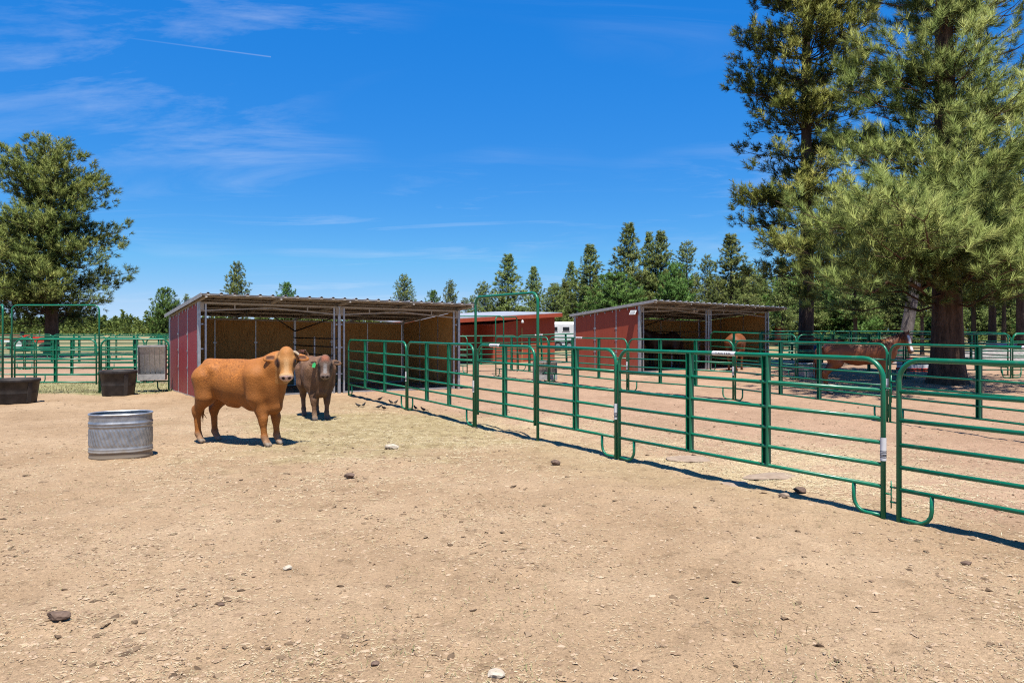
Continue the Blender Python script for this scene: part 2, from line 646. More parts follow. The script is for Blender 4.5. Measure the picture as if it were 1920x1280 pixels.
lit = np.exp(-((GX - 3.2) / 2.2) ** 2 - ((GY - 9.8) / 2.0) ** 2) + 0.8 * np.exp(-((GX - 0.3) / 1.6) ** 2 - ((GY - 13.6) / 1.6) ** 2)
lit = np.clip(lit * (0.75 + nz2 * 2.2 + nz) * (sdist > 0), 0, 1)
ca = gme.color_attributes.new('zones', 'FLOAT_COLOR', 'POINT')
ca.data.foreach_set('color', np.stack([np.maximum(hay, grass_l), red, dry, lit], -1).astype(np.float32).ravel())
cb = gme.attributes.new('grassy', 'FLOAT', 'POINT')
cb.data.foreach_set('value', grass_l.astype(np.float32).ravel())

m = Mat('soil', 0.95, 0, 0.12)
pos = N(m.t, 'ShaderNodeNewGeometry').outputs['Position']
zn = N(m.t, 'ShaderNodeSeparateColor')
za = N(m.t, 'ShaderNodeAttribute', attribute_name='zones')
m.link(za.outputs['Color'], zn.inputs[0])
zr, zg, zb = zn.outputs
zl = za.outputs['Alpha']
big = m.noise(0.55, 6, 0.6, vec=pos)
mid = m.noise(4.5, 6, 0.68, vec=pos)
fin = m.noise(38, 5, 0.7, vec=pos)
vfin = m.noise(130, 3, 0.65, vec=pos)
tan_ = m.ramp(big, [(0.3, (0.33, 0.222, 0.129)), (0.5, (0.395, 0.274, 0.165)), (0.7, (0.455, 0.327, 0.205))])
redc = m.ramp(big, [(0.3, (0.34, 0.215, 0.14)), (0.7, (0.45, 0.296, 0.2))])
col = m.mix(m.math('MULTIPLY', zg, 0.85), tan_, redc)
hayc = m.ramp(mid, [(0.3, (0.20, 0.155, 0.068)), (0.5, (0.32, 0.265, 0.128)), (0.7, (0.42, 0.365, 0.20))])
col = m.mix(m.math('MULTIPLY', zr, 0.68), col, hayc)
grn = m.attr('grassy', 'Fac')
col = m.mix(m.math('MULTIPLY', grn, m.ramp(mid, [(0.35, (0.2, 0.2, 0.2)), (0.65, (0.8, 0.8, 0.8))])), col, (0.30, 0.30, 0.14))
dryc = m.ramp(mid, [(0.3, (0.22, 0.175, 0.085)), (0.7, (0.39, 0.32, 0.17))])
col = m.mix(zb, col, dryc)
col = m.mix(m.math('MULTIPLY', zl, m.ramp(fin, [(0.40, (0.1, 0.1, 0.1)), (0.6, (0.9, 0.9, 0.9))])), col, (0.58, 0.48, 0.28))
# crumbs and dark bits in the top centimetre
mot = m.ramp(mid, [(0.26, (0.60, 0.585, 0.56)), (0.44, (1, 1, 1)), (0.72, (1.12, 1.12, 1.12))])
col = m.mix(1.0, col, mot, 'MULTIPLY')
spk = m.ramp(fin, [(0.31, (0.30, 0.27, 0.235)), (0.40, (0.88, 0.87, 0.86)), (0.58, (1, 1, 1)), (0.70, (1.35, 1.32, 1.27))])
col = m.mix(1.0, col, spk, 'MULTIPLY')
sp2 = m.ramp(vfin, [(0.3, (0.62, 0.6, 0.57)), (0.5, (1, 1, 1)), (0.7, (1.22, 1.2, 1.17))])
col = m.mix(1.0, col, sp2, 'MULTIPLY')
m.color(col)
h = m.math('ADD', m.math('MULTIPLY', mid, 1.0), m.math('ADD', m.math('MULTIPLY', fin, 0.5), m.math('MULTIPLY', vfin, 0.15)))
m.bump(h, 0.8, 0.035)
gme.materials.append(m.m)
ground = obj('ground', gme)
tag(ground, kind='structure')


def gz(x, y):
    """height of the trodden ground"""
    nr = ss((34 - y) / 8) * ss((x + 22) / 6) * ss((26 - x) / 6)
    l_ = (fbm(x * 0.9, y * 0.9, 11, 3) - 0.5) * 0.05 + np.minimum(fbm(x * 4.2, y * 4.2, 3, 3) - 0.5, 0.12) * 0.075
    return ground_h(x, y) + nr * l_


# ------------------------------------------------------------------ trees
def frames(D, rng):
    D = D / np.linalg.norm(D, axis=1, keepdims=True)
    a = np.where(np.abs(D[:, 2:3]) < 0.9, np.array([[0, 0, 1.0]]), np.array([[1.0, 0, 0]]))
    s_ = np.cross(D, a)
    s_ /= np.linalg.norm(s_, axis=1, keepdims=True)
    t_ = np.cross(D, s_)
    th = rng.uniform(0, 2 * np.pi, (len(D), 1))
    s2 = s_ * np.cos(th) + t_ * np.sin(th)
    t2 = np.cross(D, s2)
    return np.stack([s2, t2, D], 1)


def tuft_templates(rng, k, n, axis, length, width):
    T = []
    for _ in range(k):
        s_ = rng.uniform(0, 1, n)
        phi = np.radians(rng.uniform(30, 62, n) * (1.15 - 0.75 * s_) + 10)
        th = rng.uniform(0, 2 * np.pi, n)
        d = np.stack([np.sin(phi) * np.cos(th), np.sin(phi) * np.sin(th), np.cos(phi)], 1)
        b = np.zeros((n, 3))
        b[:, 2] = s_ * axis
        L = length * rng.uniform(0.75, 1.1, n)[:, None]
        r_ = rng.normal(size=(n, 3))
        sd_ = np.cross(d, r_)
        sd_ /= np.linalg.norm(sd_, axis=1, keepdims=True)
        w = width / 2
        T.append(np.stack([b - sd_ * w * 0.6, b + sd_ * w * 0.6 , b + d * L * 0.99], 1))
    return np.array(T)  # k,n,3,3


def pine_meshes(name, seed, H, prof, nb, tr, mat, barkm, needles=40, axis=0.22, nlen=0.2, nwid=0.014, twigstep=0.55,
                tpt=2, droop=0.0, lean=(0, 0), bare=0.35, flare=1.25, side=None, spread=1.0, sparse=None, puff=0.3, hexp=0.9, whorl=0.0, extra=(), wild=0.4):
    rng = np.random.default_rng(seed)
    pz = np.array([p[0] for p in prof])
    pr = np.array([p[1] for p in prof])
    # trunk
    mb = MB()
    nseg = 14
    wob = rng.normal(0, 0.012 * H / 10, (nseg + 1, 2)).cumsum(0) * 0.5
    wob -= wob[0]

    def axis_at(z):
        t = z / H
        i = min(t * nseg, nseg - 1e-6)
        j = int(i)
        w_ = wob[j] * (1 - (i - j)) + wob[j + 1] * (i - j)
        return np.array([w_[0] + lean[0] * z, w_[1] + lean[1] * z, z])
    pts, rad = [], []
    for t in np.concatenate([[-0.012, 0.0, 0.015, 0.04], np.linspace(0.09, 1, 13)]):
        p = axis_at(max(t, 0) * H)
        p[2] = t * H
        pts.append(p)
        rad.append(max(tr * (1 - t) ** 0.8 * (1 + (flare - 1) * math.exp(-max(t, 0) * H / 0.45)), 0.015))
    mb.tube(pts, rad, 14)
    trunk = mb.mesh(name + '_trunk', M[barkm])
    # limbs and tufts
    lb = MB()
    P, D, TI, TS = [], [], [], []
    zlo, zhi = pz[0], H * 0.985
    hs_ = zlo + (zhi - zlo) * rng.uniform(0, 1, nb) ** hexp
    if whorl:
        hs_ = np.clip(zlo + np.round((hs_ - zlo) / whorl) * whorl + rng.normal(0, whorl * 0.1, nb), zlo, zhi)
    az = rng.uniform(0, 2 * np.pi, nb)
    fixed = [0.0] * nb + [e[2] for e in extra]
    hs_ = np.concatenate([hs_, [e[0] for e in extra]])
    az = np.concatenate([az, [e[1] for e in extra]])
    for z0, a, fl_ in zip(hs_, az, fixed):
        Rz = np.interp(z0, pz, pr)
        L = fl_ or Rz * rng.uniform(0.62, 1.08)
        if sparse is not None and rng.uniform() < sparse:
            continue
        if side is not None and not fl_:
            L *= side(a, z0)
        if L < 0.25:
            L = 0.25
        hf = (z0 - zlo) / (zhi - zlo)
        e0 = droop * (1 - hf) + 0.75 * hf ** 1.6 + rng.normal(0, 0.1)
        out = np.array([math.cos(a), math.sin(a), 0])
        sidev = np.array([-math.sin(a), math.cos(a), 0])
        bend = rng.normal(0, 0.12)
        p0 = axis_at(z0)

        def bp(t):
            return p0 + out * L * t + sidev * bend * L * t * t + np.array([0, 0, L * (e0 * t + 0.16 * t * t - 0.05 * math.sin(t * 9))])
        rb = min(tr * 0.24, 0.014 + 0.011 * L)
        lb.tube([bp(t) for t in (0, 0.25, 0.5, 0.75, 1)], [rb, rb * 0.8, rb * 0.6, rb * 0.4, 0.008], 5, caps=False)
        m_ = max(2, int(L * (1 - bare) / twigstep))
        bt = rng.uniform(-0.25, 0.25)
        for t in np.linspace(bare, 1, m_):
            for sg in (-1, 1):
                p = bp(t)
                tl = (0.16 + 0.26 * (1 - t)) * L * rng.uniform(0.5, 1.1) * spread + 0.18
                tl = min(tl, 1.5 * spread)
                d = out * rng.uniform(0.5, 1.0) + sidev * sg * rng.uniform(0.35, 1.0) * (1.0 if t < 0.97 else 0.35)
                d = d / np.linalg.norm(d) + np.array([0, 0, rng.uniform(-0.12, 0.5) + 0.3 * hf])
                d /= np.linalg.norm(d)
                q = p + d * tl
                lb.tube([p, q], [0.012, 0.006], 3, caps=False)
                nt = max(1, int(round(tpt * (0.6 + tl))))
                for k in range(nt):
                    f_ = 1 - k / max(nt, 1) * 0.8
                    j_ = rng.normal(0, 0.12 * (1 if k == 0 else 1.6), 3) * min(1, tl) + np.array([0, 0, rng.uniform(-0.05, puff)])
                    P.append(p + d * tl * f_ + j_)
                    dd = d * 0.8 + rng.normal(0, wild, 3) + np.array([0, 0, 0.5])
                    D.append(dd)
                    TS.append(0.5 + 0.5 * min(1.0, L / 1.6))
                    TI.append(np.clip(0.5 + bt + rng.normal(0, 0.2), 0, 1))
    limbs = lb.mesh(name + '_limbs', M[barkm])
    P, D, TI = np.array(P), np.array(D), np.array(TI)
    T = tuft_templates(rng, 7, needles, axis, nlen, nwid)
    Rm = frames(D, rng)
    ti = rng.integers(0, len(T), len(P))
    sc_ = rng.uniform(0.75, 1.2, len(P)) * np.array(TS)
    Vl = np.einsum('tnvi,tij->tnvj', T[ti], Rm) * sc_[:, None, None, None]
    V = Vl + P[:, None, None, :]
    # needles of a tuft are round: give each the normal of the tuft's surface, facing out and up
    nd = Vl[:, :, 2] - (Vl[:, :, 0] + Vl[:, :, 1]) / 2
    nd /= np.linalg.norm(nd, axis=-1, keepdims=True)
    rad_ = P * np.array([1, 1, 0]) / (np.linalg.norm(P[:, :2], axis=1, keepdims=True) + 0.4)
    NN = nd * 0.8 + rad_[:, None, :] * 0.3 + np.array([0, 0, 0.42]) + rng.normal(0, 0.2, nd.shape)
    NN /= np.linalg.norm(NN, axis=-1, keepdims=True)
    gn = np.cross(V[:, :, 1] - V[:, :, 0], V[:, :, 2] - V[:, :, 0])
    fl = (gn * NN).sum(-1) < 0
    V[fl] = V[fl][:, [1, 0, 2]]
    V = V.reshape(-1, 3)
    FA = np.arange(len(V)).reshape(-1, 3)
    me = fast_mesh(name + '_crown', V, FA, True)
    me.normals_split_custom_set_from_vertices(np.repeat(NN.reshape(-1, 3), 3, axis=0).astype(np.float32))
    at_ = me.attributes.new('tint', 'FLOAT', 'POINT')
    tint = np.repeat(TI, needles * 3) + np.repeat(rng.normal(0, 0.1, len(P) * needles), 3)
    at_.data.foreach_set('value', np.clip(tint, 0, 1).astype(np.float32))
    me.materials.append(M[mat])
    return trunk, limbs, me


NTRI = [0]


def put_tree(meshes, name, label, loc, rz=0.0, scale=(1, 1, 1), group=None):
    t = thing(name, label, 'tree', loc, rz, group)
    t.scale = scale
    for nm, me in zip(('trunk', 'limbs', 'crown'), meshes):
        obj(nm, me, t)
    return t


# the big pine over the right-hand pens
p_near = at(1776, 23.6)
near_m = pine_meshes('near', 4, 21, [(2.6, 3.0), (3.6, 3.8), (5.0, 3.9), (6.1, 3.5), (7.6, 2.9), (9.4, 2.5), (13, 1.9), (17, 1.2), (21, 0.3)], 250, 0.48, 'needles_near', 'bark_red',
                     needles=70, axis=0.28, nlen=0.29, nwid=0.022, twigstep=0.55, tpt=3.3, wild=0.3, droop=-0.07, bare=0.24, flare=1.35, hexp=1.0, spread=1.15, puff=0.25,
                     whorl=0.8,
                     extra=[(2.9 + 0.42 * k, -2.1 - 0.4 + (-0.5, 0.32, -0.15, 0.55, 0.1)[k % 5], 4.2 - 0.2 * k) for k in range(9)] +
                     [(3.1 + 0.24 * k, -2.32 - 0.4 + (-0.12, 0.1, -0.3, 0.0)[k % 4], 6.6 - 0.12 * k) for k in range(7)])
put_tree(near_m, 'pine_tree', 'big pine with thick reddish trunk and long needle tufts hanging over the right pens', p_near, 0.4)
# the tall one to its left
p_tall = at(1510, 32.0)
tall_m = pine_meshes('tall', 23, 25, [(3.0, 1.8), (4.4, 2.6), (6.5, 2.5), (8.5, 2.0), (11, 2.7), (14, 2.5), (16.5, 2.9), (21, 1.8), (25, 0.3)], 240, 0.33, 'needles', 'bark_dark',
                     needles=28, axis=0.26, nlen=0.25, nwid=0.042, twigstep=0.40, tpt=5.2, droop=-0.14, puff=0.3, spread=1.1, bare=0.28, whorl=1.05, wild=0.3, flare=1.15)
put_tree(tall_m, 'pine_tree', 'tall ragged pine with dark straight trunk rising beside the far red shelter', p_tall, 1.1)
# the round-topped one on the left
p_left = at(97, 50.0)
left_m = pine_meshes('left', 8, 14.1, [(2.3, 4.2), (4.6, 4.6), (7.9, 3.9), (10, 3.3), (11.2, 2.6), (12.6, 1.7), (14.1, 0.5)], 200, 0.46, 'needles_dark', 'bark_dark',
                     needles=26, axis=0.30, nlen=0.30, nwid=0.05, twigstep=0.55, tpt=4.0, puff=0.25, spread=1.1, whorl=0.85, droop=-0.05, bare=0.25, flare=1.2)
put_tree(left_m, 'pine_tree', 'large dense round-topped pine standing alone behind the left green gate', p_left, 2.0)

# pines of the wood behind, a few kinds shared between many trees
KIND = {
    'cone': pine_meshes('cone', 31, 16, [(1.6, 3.0), (4, 2.7), (8, 2.0), (12, 1.1), (16, 0.08)], 270, 0.22, 'needles_far', 'bark_dark',
                        needles=13, axis=0.28, nlen=0.36, nwid=0.11, twigstep=0.5, tpt=2.0, droop=-0.08, bare=0.25),
    'broad': pine_meshes('broad', 37, 16, [(2.2, 3.2), (5, 3.3), (9, 2.6), (12.5, 1.8), (16, 0.3)], 240, 0.27, 'needles_far', 'bark_dark',
                         needles=13, axis=0.28, nlen=0.36, nwid=0.11, twigstep=0.52, tpt=2.0, droop=-0.02, bare=0.25),
    'thin': pine_meshes('thin', 41, 16, [(4, 1.5), (7, 1.8), (10, 1.5), (13, 1.1), (16, 0.2)], 140, 0.18, 'needles_far', 'bark_dark',
                        needles=13, axis=0.26, nlen=0.34, nwid=0.11, twigstep=0.5, tpt=2.0, droop=0.02, bare=0.3),
    'tall': pine_meshes('high', 43, 16, [(4.6, 2.4), (7, 2.9), (10, 2.4), (13, 1.6), (16, 0.3)], 190, 0.27, 'needles_far', 'bark_dark',
                        needles=13, axis=0.28, nlen=0.36, nwid=0.11, twigstep=0.5, tpt=2.0, droop=-0.05, bare=0.3),
    'young': pine_meshes('young', 47, 8, [(0.5, 2.4), (2, 2.6), (4, 2.2), (6.5, 1.2), (8, 0.2)], 170, 0.13, 'needles_young', 'bark_dark',
                         needles=16, axis=0.26, nlen=0.34, nwid=0.10, twigstep=0.42, tpt=2.2, droop=0.1, bare=0.2),
}
rt = random.Random(5)


def far_tree(kind, px, topy, d, label, wide=1.0, group=None, name='pine_tree'):
    p = at(px, d)
    H = EYE + (HZ - topy) / F * d - p.z
    H0 = 8 if kind == 'young' else 16
    s_ = H / H0
    return put_tree(KIND[kind], name, label, p, rt.uniform(0, 6.28), (s_ * wide * 1.05, s_ * wide * 1.05, s_), group)


SK = 'pines on the skyline'
for kind, px, topy, d, wd, lab in [
    ('young', 310, 545, 85, 0.8, 'dense pointed pine just left of the left shelter'),
    ('thin', 350, 552, 150, 1.0, 'tiny pine tip above the back corner of the left shelter roof'),
    ('tall', 444, 494, 110, 0.85, 'rounded pine crown above the left end of the left shelter roof'),
    ('young', 537, 535, 120, 0.62, 'small low pine top above the middle of the left shelter roof'),
    ('broad', 757, 517, 110, 0.9, 'pine crown above the right half of the left shelter roof'),
    ('young', 812, 549, 125, 0.6, 'smallest pine tip between two pines above the left shelter roof'),
    ('broad', 845, 527, 115, 0.75, 'pine crown just above the right corner of the left shelter roof'),
    ('thin', 872, 559, 120, 1.3, 'short thin pine seen past the right corner of the left shelter'),
    ('broad', 906, 530, 92, 0.95, 'pine framed by the left side of the tall green arch'),
    ('cone', 953, 478, 92, 1.25, 'full pine whose top shows above the tall green arch'),
    ('cone', 1001, 501, 100, 1.05, 'pine behind the right corner of the tall green arch'),
    ('thin', 1038, 532, 100, 1.6, 'short pine above the right end of the red barn'),
    ('cone', 1071, 492, 105, 1.0, 'narrow pine leaning on a bigger cone left of the far red shelter'),
    ('cone', 1106, 460, 98, 1.2, 'wide cone-shaped pine above the back corner of the far red shelter'),
    ('young', 1152, 519, 75, 1.35, 'bright green bushy young pine right behind the far red shelter'),
    ('cone', 1179, 420, 95, 1.1, 'tallest spire-topped pine above the far red shelter'),
    ('cone', 1217, 437, 98, 0.85, 'left one of two close pine tops above the far red shelter'),
    ('cone', 1239, 435, 97, 1.0, 'right one of two close pine tops above the far red shelter'),
    ('young', 1264, 500, 84, 0.75, 'bright green narrow pine above the far shelter front'),
    ('thin', 1288, 455, 90, 1.2, 'sparse see-through pine above the far red shelter'),
    ('thin', 1326, 480, 95, 1.0, 'slim pointed pine between the sparse pine and the broad pale one'),
    ('cone', 1370, 441, 80, 1.3, 'broad pale pine beside the left edge of the tall ragged pine'),
    ('broad', 1345, 520, 78, 0.8, 'low pale pine behind the far shelter roof end'),
]:
    far_tree(kind, px, topy, d, lab, wd, SK)
# filling between the skyline trees
rf = random.Random(11)
for i in range(19):
    px = 885 + i * 30 + rf.uniform(-10, 10)
    far_tree(rf.choice(['broad', 'cone', 'cone', 'thin']), px, (553 if px < 1040 else 520) + rf.uniform(-14, 22), rf.uniform(84, 118),
             'low pine in the filled row of trees behind the red barn and far shelter', rf.uniform(0.9, 1.3), 'low pines between the skyline pines')
# wood on the right, behind the pens
for kind, px, topy, d, wd, lab in [
    ('tall', 1467, 520, 56, 0.95, 'pine with thin dark trunk just right of the far shelter'),
    ('tall', 1604, 450, 52, 1.15, 'pine with broad dark trunk behind the chestnut horse rump'),
    ('tall', 1729, 420, 46, 0.8, 'pine with thin black trunk between horse head and big trunk'),
    ('tall', 1826, 380, 60, 1.0, 'pine with thin brown trunk just right of the big trunk'),
    ('tall', 1860, 300, 50, 1.2, 'pine with thick dark trunk behind the far right panel'),
    ('tall', 1882, 380, 58, 0.9, 'pine with slim trunk beside the thick one at far right'),
    ('tall', 1914, 280, 46, 1.2, 'pine with thick trunk at the right edge of the picture'),
]:
    far_tree(kind, px, topy, d, lab, wd, 'pines of the right wood')
lean_m = pine_meshes('lean', 53, 17, [(4.5, 2.0), (7, 2.8), (11, 2.4), (17, 0.3)], 70, 0.31, 'needles_far', 'bark_grey', needles=18, axis=0.28, nlen=0.32, nwid=0.06,
                     twigstep=0.5, tpt=2.0, droop=0.0, lean=(0.17, 0.0), bare=0.3)
put_tree(lean_m, 'pine_tree', 'leaning pine with pale grey trunk right behind the chestnut horse head', at(1690, 36.0))
for i in range(46):
    px = 1395 + (i % 23) * 31 + rf.uniform(-12, 12)
    d = rf.uniform(60, 72) if i < 23 else rf.uniform(76, 108)
    far_tree(rf.choice(['broad', 'cone', 'cone', 'young', 'broad']), px, (548 if i < 23 else 505) + rf.uniform(-35, 40), d,
             'pale green pine deep in the wood behind the right pens', rf.uniform(1.0, 1.4), 'pines deep in the right wood')

# wood along the horizon at the left
rngw = np.random.default_rng(77)
Vw, Tw = [], []
for i in range(620):
    px = rngw.uniform(-260, 760)
    d = rngw.uniform(210, 330)
    x, y = (px - CX) / F * d, d
    H = rngw.uniform(4.0, 7.4)
    w = H * rngw.uniform(0.26, 0.38)
    n = 150
    t = rngw.uniform(0, 1, n) ** 0.8
    r_ = w * (1 - t * 0.92) * rngw.uniform(0.5, 1, n)
    a = rngw.uniform(0, 6.28, n)
    c_ = np.stack([x + r_ * np.cos(a), y + r_ * np.sin(a), 0.1 + t * H], 1)
    tri = rngw.normal(0, 0.33, (n, 3, 3)) + c_[:, None, :]
    Vw.append(tri.reshape(-1, 3))
    Tw.append(np.repeat(np.clip(rngw.normal(0.45, 0.2, n), 0, 1), 3))
Vw = np.concatenate(Vw)
wme = fast_mesh('distant_wood', Vw, np.arange(len(Vw)).reshape(-1, 3))
aw = wme.attributes.new('tint', 'FLOAT', 'POINT')
aw.data.foreach_set('value', np.concatenate(Tw).astype(np.float32))
wme.materials.append(M['needles_dark'])
tag(obj('distant_wood', wme), 'low band of distant pine wood along the horizon', 'wood', kind='stuff')


# ------------------------------------------------------------------ shelters
def make_shelter(label, loc, rz, red, shear=0.0, W=7.32, D=3.66, z0=2.63, su=0.020, sv=0.10, lamp=False, over=0.82):
    t = thing('livestock_shelter', label, 'shelter', loc, rz, 'red two-bay livestock shelters')
    redm = M[red]

    def zr(u_, v_):
        return z0 - su * u_ - sv * v_
    g, bm_ = M['galv'], M['beam']
    # posts
    for u_ in (0.0, 0.16, 3.52, 3.66, 3.80, W - 0.16, W):
        b = MB()
        w = 0.07 if u_ in (0.0, 3.66, W) else 0.045
        b.box((u_, 0, (zr(u_, 0) - 0.10) / 2 - 0.05), (w, w, zr(u_, 0) - 0.10 + 0.1))
        b.build('post', g, t)
    for u_, nb_ in ((0.08, 0), (3.59, 0), (3.73, 0), (W - 0.08, 0)):
        b = MB()
        for z in (0.55, 1.3, 1.95):
            b.box((u_, 0, z), (0.05, 0.03, 0.035))
        b.build('post_spacer', g, t)
    for u_ in (0.0, 3.66, W):
        MB().box((u_, D, (zr(u_, D) - 0.09) / 2 - 0.05), (0.07, 0.07, zr(u_, D) + 0.01)).build('post', g, t)
    # side walls: three sheets each, painted outside and raw inside
    for u_, sg in ((0.0, -1), (W, 1)):
        v0 = 0.045
        for k in range(3):
            va, vb = v0 + k * 1.19, v0 + (k + 1) * 1.19 - 0.006
            b = MB()
            a, c2 = u_ + sg * 0.016, u_ - sg * 0.004
            za, zb_ = zr(u_, va) - 0.12, zr(u_, vb) - 0.12
            vs = [(a, va, 0.02), (a, vb, 0.02), (a, vb, zb_), (a, va, za), (c2, va, 0.02), (c2, vb, 0.02), (c2, vb, zb_), (c2, va, za)]
            b.add(vs, [(0, 1, 2, 3) if sg > 0 else (3, 2, 1, 0)], 0)
            b.add(vs, [(7, 6, 5, 4) if sg > 0 else (4, 5, 6, 7)], 1)
            b.add(vs, [(0, 4, 5, 1), (1, 5, 6, 2), (2, 6, 7, 3), (3, 7, 4, 0)], 1)
            b.build('wall_panel', [redm, M['plywood']], t)
        for k in range(4):
            vv = v0 + k * 1.19 - 0.003
            b = MB()
            zt = zr(u_, vv) - 0.10
            for xo, wd_ in ((sg * 0.022, 0.034), (-sg * 0.012, 0.03)):
                b.box((u_ + xo, vv + (0.02 if k == 0 else (-0.02 if k == 3 else 0)), zt / 2), (0.012, wd_, zt))
            for z in (0.75, 1.22, 1.68):
                b.box((u_ + sg * 0.03, vv, z), (0.008, 0.13 if k in (1, 2) else 0.08, 0.05))
            b.build('wall_batten', g, t)
        b = MB()
        for k in range(9):
            vv = 0.2 + k * 0.41
            b.box((u_ + sg * 0.03, vv, zr(u_, vv) - 0.15), (0.01, 0.035, 0.07))
        b.build('wall_clip', g, t)
        MB().bar((u_ + sg * 0.005, 0.04, 0.0), (u_ + sg * 0.005, D - 0.04, 0.0), 0.05, 0.04).build('base_rail', g, t)
    # back wall
    for k in range(6):
        ua, ub = 0.05 + k * 1.204, 0.05 + (k + 1) * 1.204 - 0.006
        za, zb_ = zr(ua, D) - 0.075, zr(ub, D) - 0.075
        b = MB()
        vs = [(ua, D + 0.016, 0.02), (ub, D + 0.016, 0.02), (ub, D + 0.016, zb_), (ua, D + 0.016, za),
              (ua, D - 0.004, 0.02), (ub, D - 0.004, 0.02), (ub, D - 0.004, zb_), (ua, D - 0.004, za)]
        b.add(vs, [(3, 2, 1, 0)], 0)
        b.add(vs, [(4, 5, 6, 7), (0, 4, 7, 3), (1, 2, 6, 5), (3, 7, 6, 2), (0, 1, 5, 4)], 1)
        b.build('wall_panel', [redm, M['plywood']], t)
        if k:
            zt = zr(ua, D) - 0.14
            b = MB()
            b.box((ua - 0.003, D - 0.012, zt / 2), (0.03, 0.012, zt))
            b.box((ua - 0.003, D - 0.018, 1.4), (0.10, 0.006, 0.04))
            b.build('wall_batten', g, t)
    # front cross bars at the foot
    for a, c2 in ((0.19, 3.49), (3.83, W - 0.19)):
        MB().bar((a, 0.0, 0.03), (c2, 0.0, 0.03), 0.045, 0.045).build('base_rail', g, t)
    # partition of pipe rails between the two bays
    for z in (0.55, 0.8, 1.05, 1.3, 1.54):
        MB().tube([(3.66, 0.04, z), (3.66, D - 0.04, z)], 0.02, 8).build('partition_rail', M['dark_pipe'], t)
    MB().box((3.66, 1.9, 0.78), (0.04, 0.04, 1.6)).build('partition_post', g, t)
    # header beams and shallow trusses over the open front
    for a, c2 in ((0.0, 3.66), (3.66, W)):
        b = MB()
        b.bar((a + 0.04, 0.0, zr(a, 0) - 0.12), (c2 - 0.04, 0.0, zr(c2, 0) - 0.12), 0.05, 0.05)
        b.build('header_beam', bm_, t)
        mid_ = (a + c2) / 2
        b = MB()
        b.bar((a + 0.03, -0.004, zr(a, 0) - 0.33), (mid_, -0.004, zr(mid_, 0) - 0.205), 0.035, 0.035)
        b.bar((mid_, -0.004, zr(mid_, 0) - 0.205), (c2 - 0.03, -0.004, zr(c2, 0) - 0.33), 0.035, 0.035)
        for f_ in (0.24, 0.76):
            uu = a + (c2 - a) * f_
            dz = -0.33 + 0.125 * (1 - abs(f_ - 0.5) * 2)
            b.bar((uu, -0.004, zr(uu, 0) + dz), (uu, -0.004, zr(uu, 0) - 0.13), 0.03, 0.03)
        b.build('truss_chord', bm_, t)
        MB().bar((a + 0.04, D, zr(a, D) - 0.11), (c2 - 0.04, D, zr(c2, D) - 0.11), 0.05, 0.04).build('header_beam', bm_, t)
    for u_ in (0.07, 3.60, 3.72, W - 0.07):
        MB().box((u_, -0.036, zr(u_, 0) - 0.22), (0.09, 0.008, 0.19)).build('gusset_plate', bm_, t)
    # rafters, purlins
    for u_ in (0.0, 1.83, 3.66, 5.49, W):
        b = MB()
        b.bar((u_, -over + 0.02, zr(u_, -over) - 0.065), (u_, D + 0.14, zr(u_, D + 0.16) - 0.065), 0.045, 0.06)
        b.build('rafter', bm_, t)
    for v_ in (-over + 0.03, -over * 0.55, 0.16, 0.95, 1.8, 2.65, D - 0.1):
        b = MB()
        b.bar((-0.10, v_, zr(-0.1, v_) - 0.016), (W + 0.12, v_, zr(W + 0.12, v_) - 0.016), 0.04, 0.032)
        b.build('purlin', bm_, t)
    for u_, s_ in ((3.66, -1), (3.66, 1)):
        MB().tube([(u_, D - 0.05, 1.75), (u_ + s_ * 0.9, D - 0.9, zr(u_, D - 0.9) - 0.1)], 0.02, 6).build('knee_brace', M['dark_pipe'], t)
    # ribbed roof sheets, each 0.94 m wide
    ns = 8
    wS = (W + 0.24) / ns
    for k in range(ns):
        ua = -0.12 + k * wS
        prof = []
        for r3 in range(3):
            o_ = ua + r3 * wS / 3
            q = wS / 3
            prof += [(o_, 0), (o_ + q * 0.36, 0), (o_ + q * 0.44, 0.038), (o_ + q * 0.56, 0.038), (o_ + q * 0.64, 0)]
        prof.append((ua + wS, 0))
        b = MB()
        nP = len(prof)
        va, vb = -over, D + 0.18
        vs = []
        for dz in (0.004, 0.0):
            for vv in (va, vb):
                vs += [(pu, vv, zr(pu, vv) + pz_ + dz) for pu, pz_ in prof]
        fs = []
        for i in range(nP - 1):
            fs.append((i, i + 1, nP + i + 1, nP + i))
            fs.append((2 * nP + i + 1, 2 * nP + i, 3 * nP + i, 3 * nP + i + 1))
            fs.append((i + 1, i, 2 * nP + i, 2 * nP + i + 1))
            fs.append((nP + i, nP + i + 1, 3 * nP + i + 1, 3 * nP + i))
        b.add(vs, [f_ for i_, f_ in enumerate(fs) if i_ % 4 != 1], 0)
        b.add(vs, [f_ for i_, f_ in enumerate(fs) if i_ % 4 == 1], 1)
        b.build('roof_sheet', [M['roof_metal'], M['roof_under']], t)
    for u_, sg in ((-0.125, -1), (W + 0.125, 1)):
        b = MB()
        b.bar((u_, -over, zr(u_, -over) - 0.03), (u_, D + 0.18, zr(u_, D + 0.18) - 0.03), 0.012, 0.10)
        b.build('roof_trim', M['galv_dull'], t)
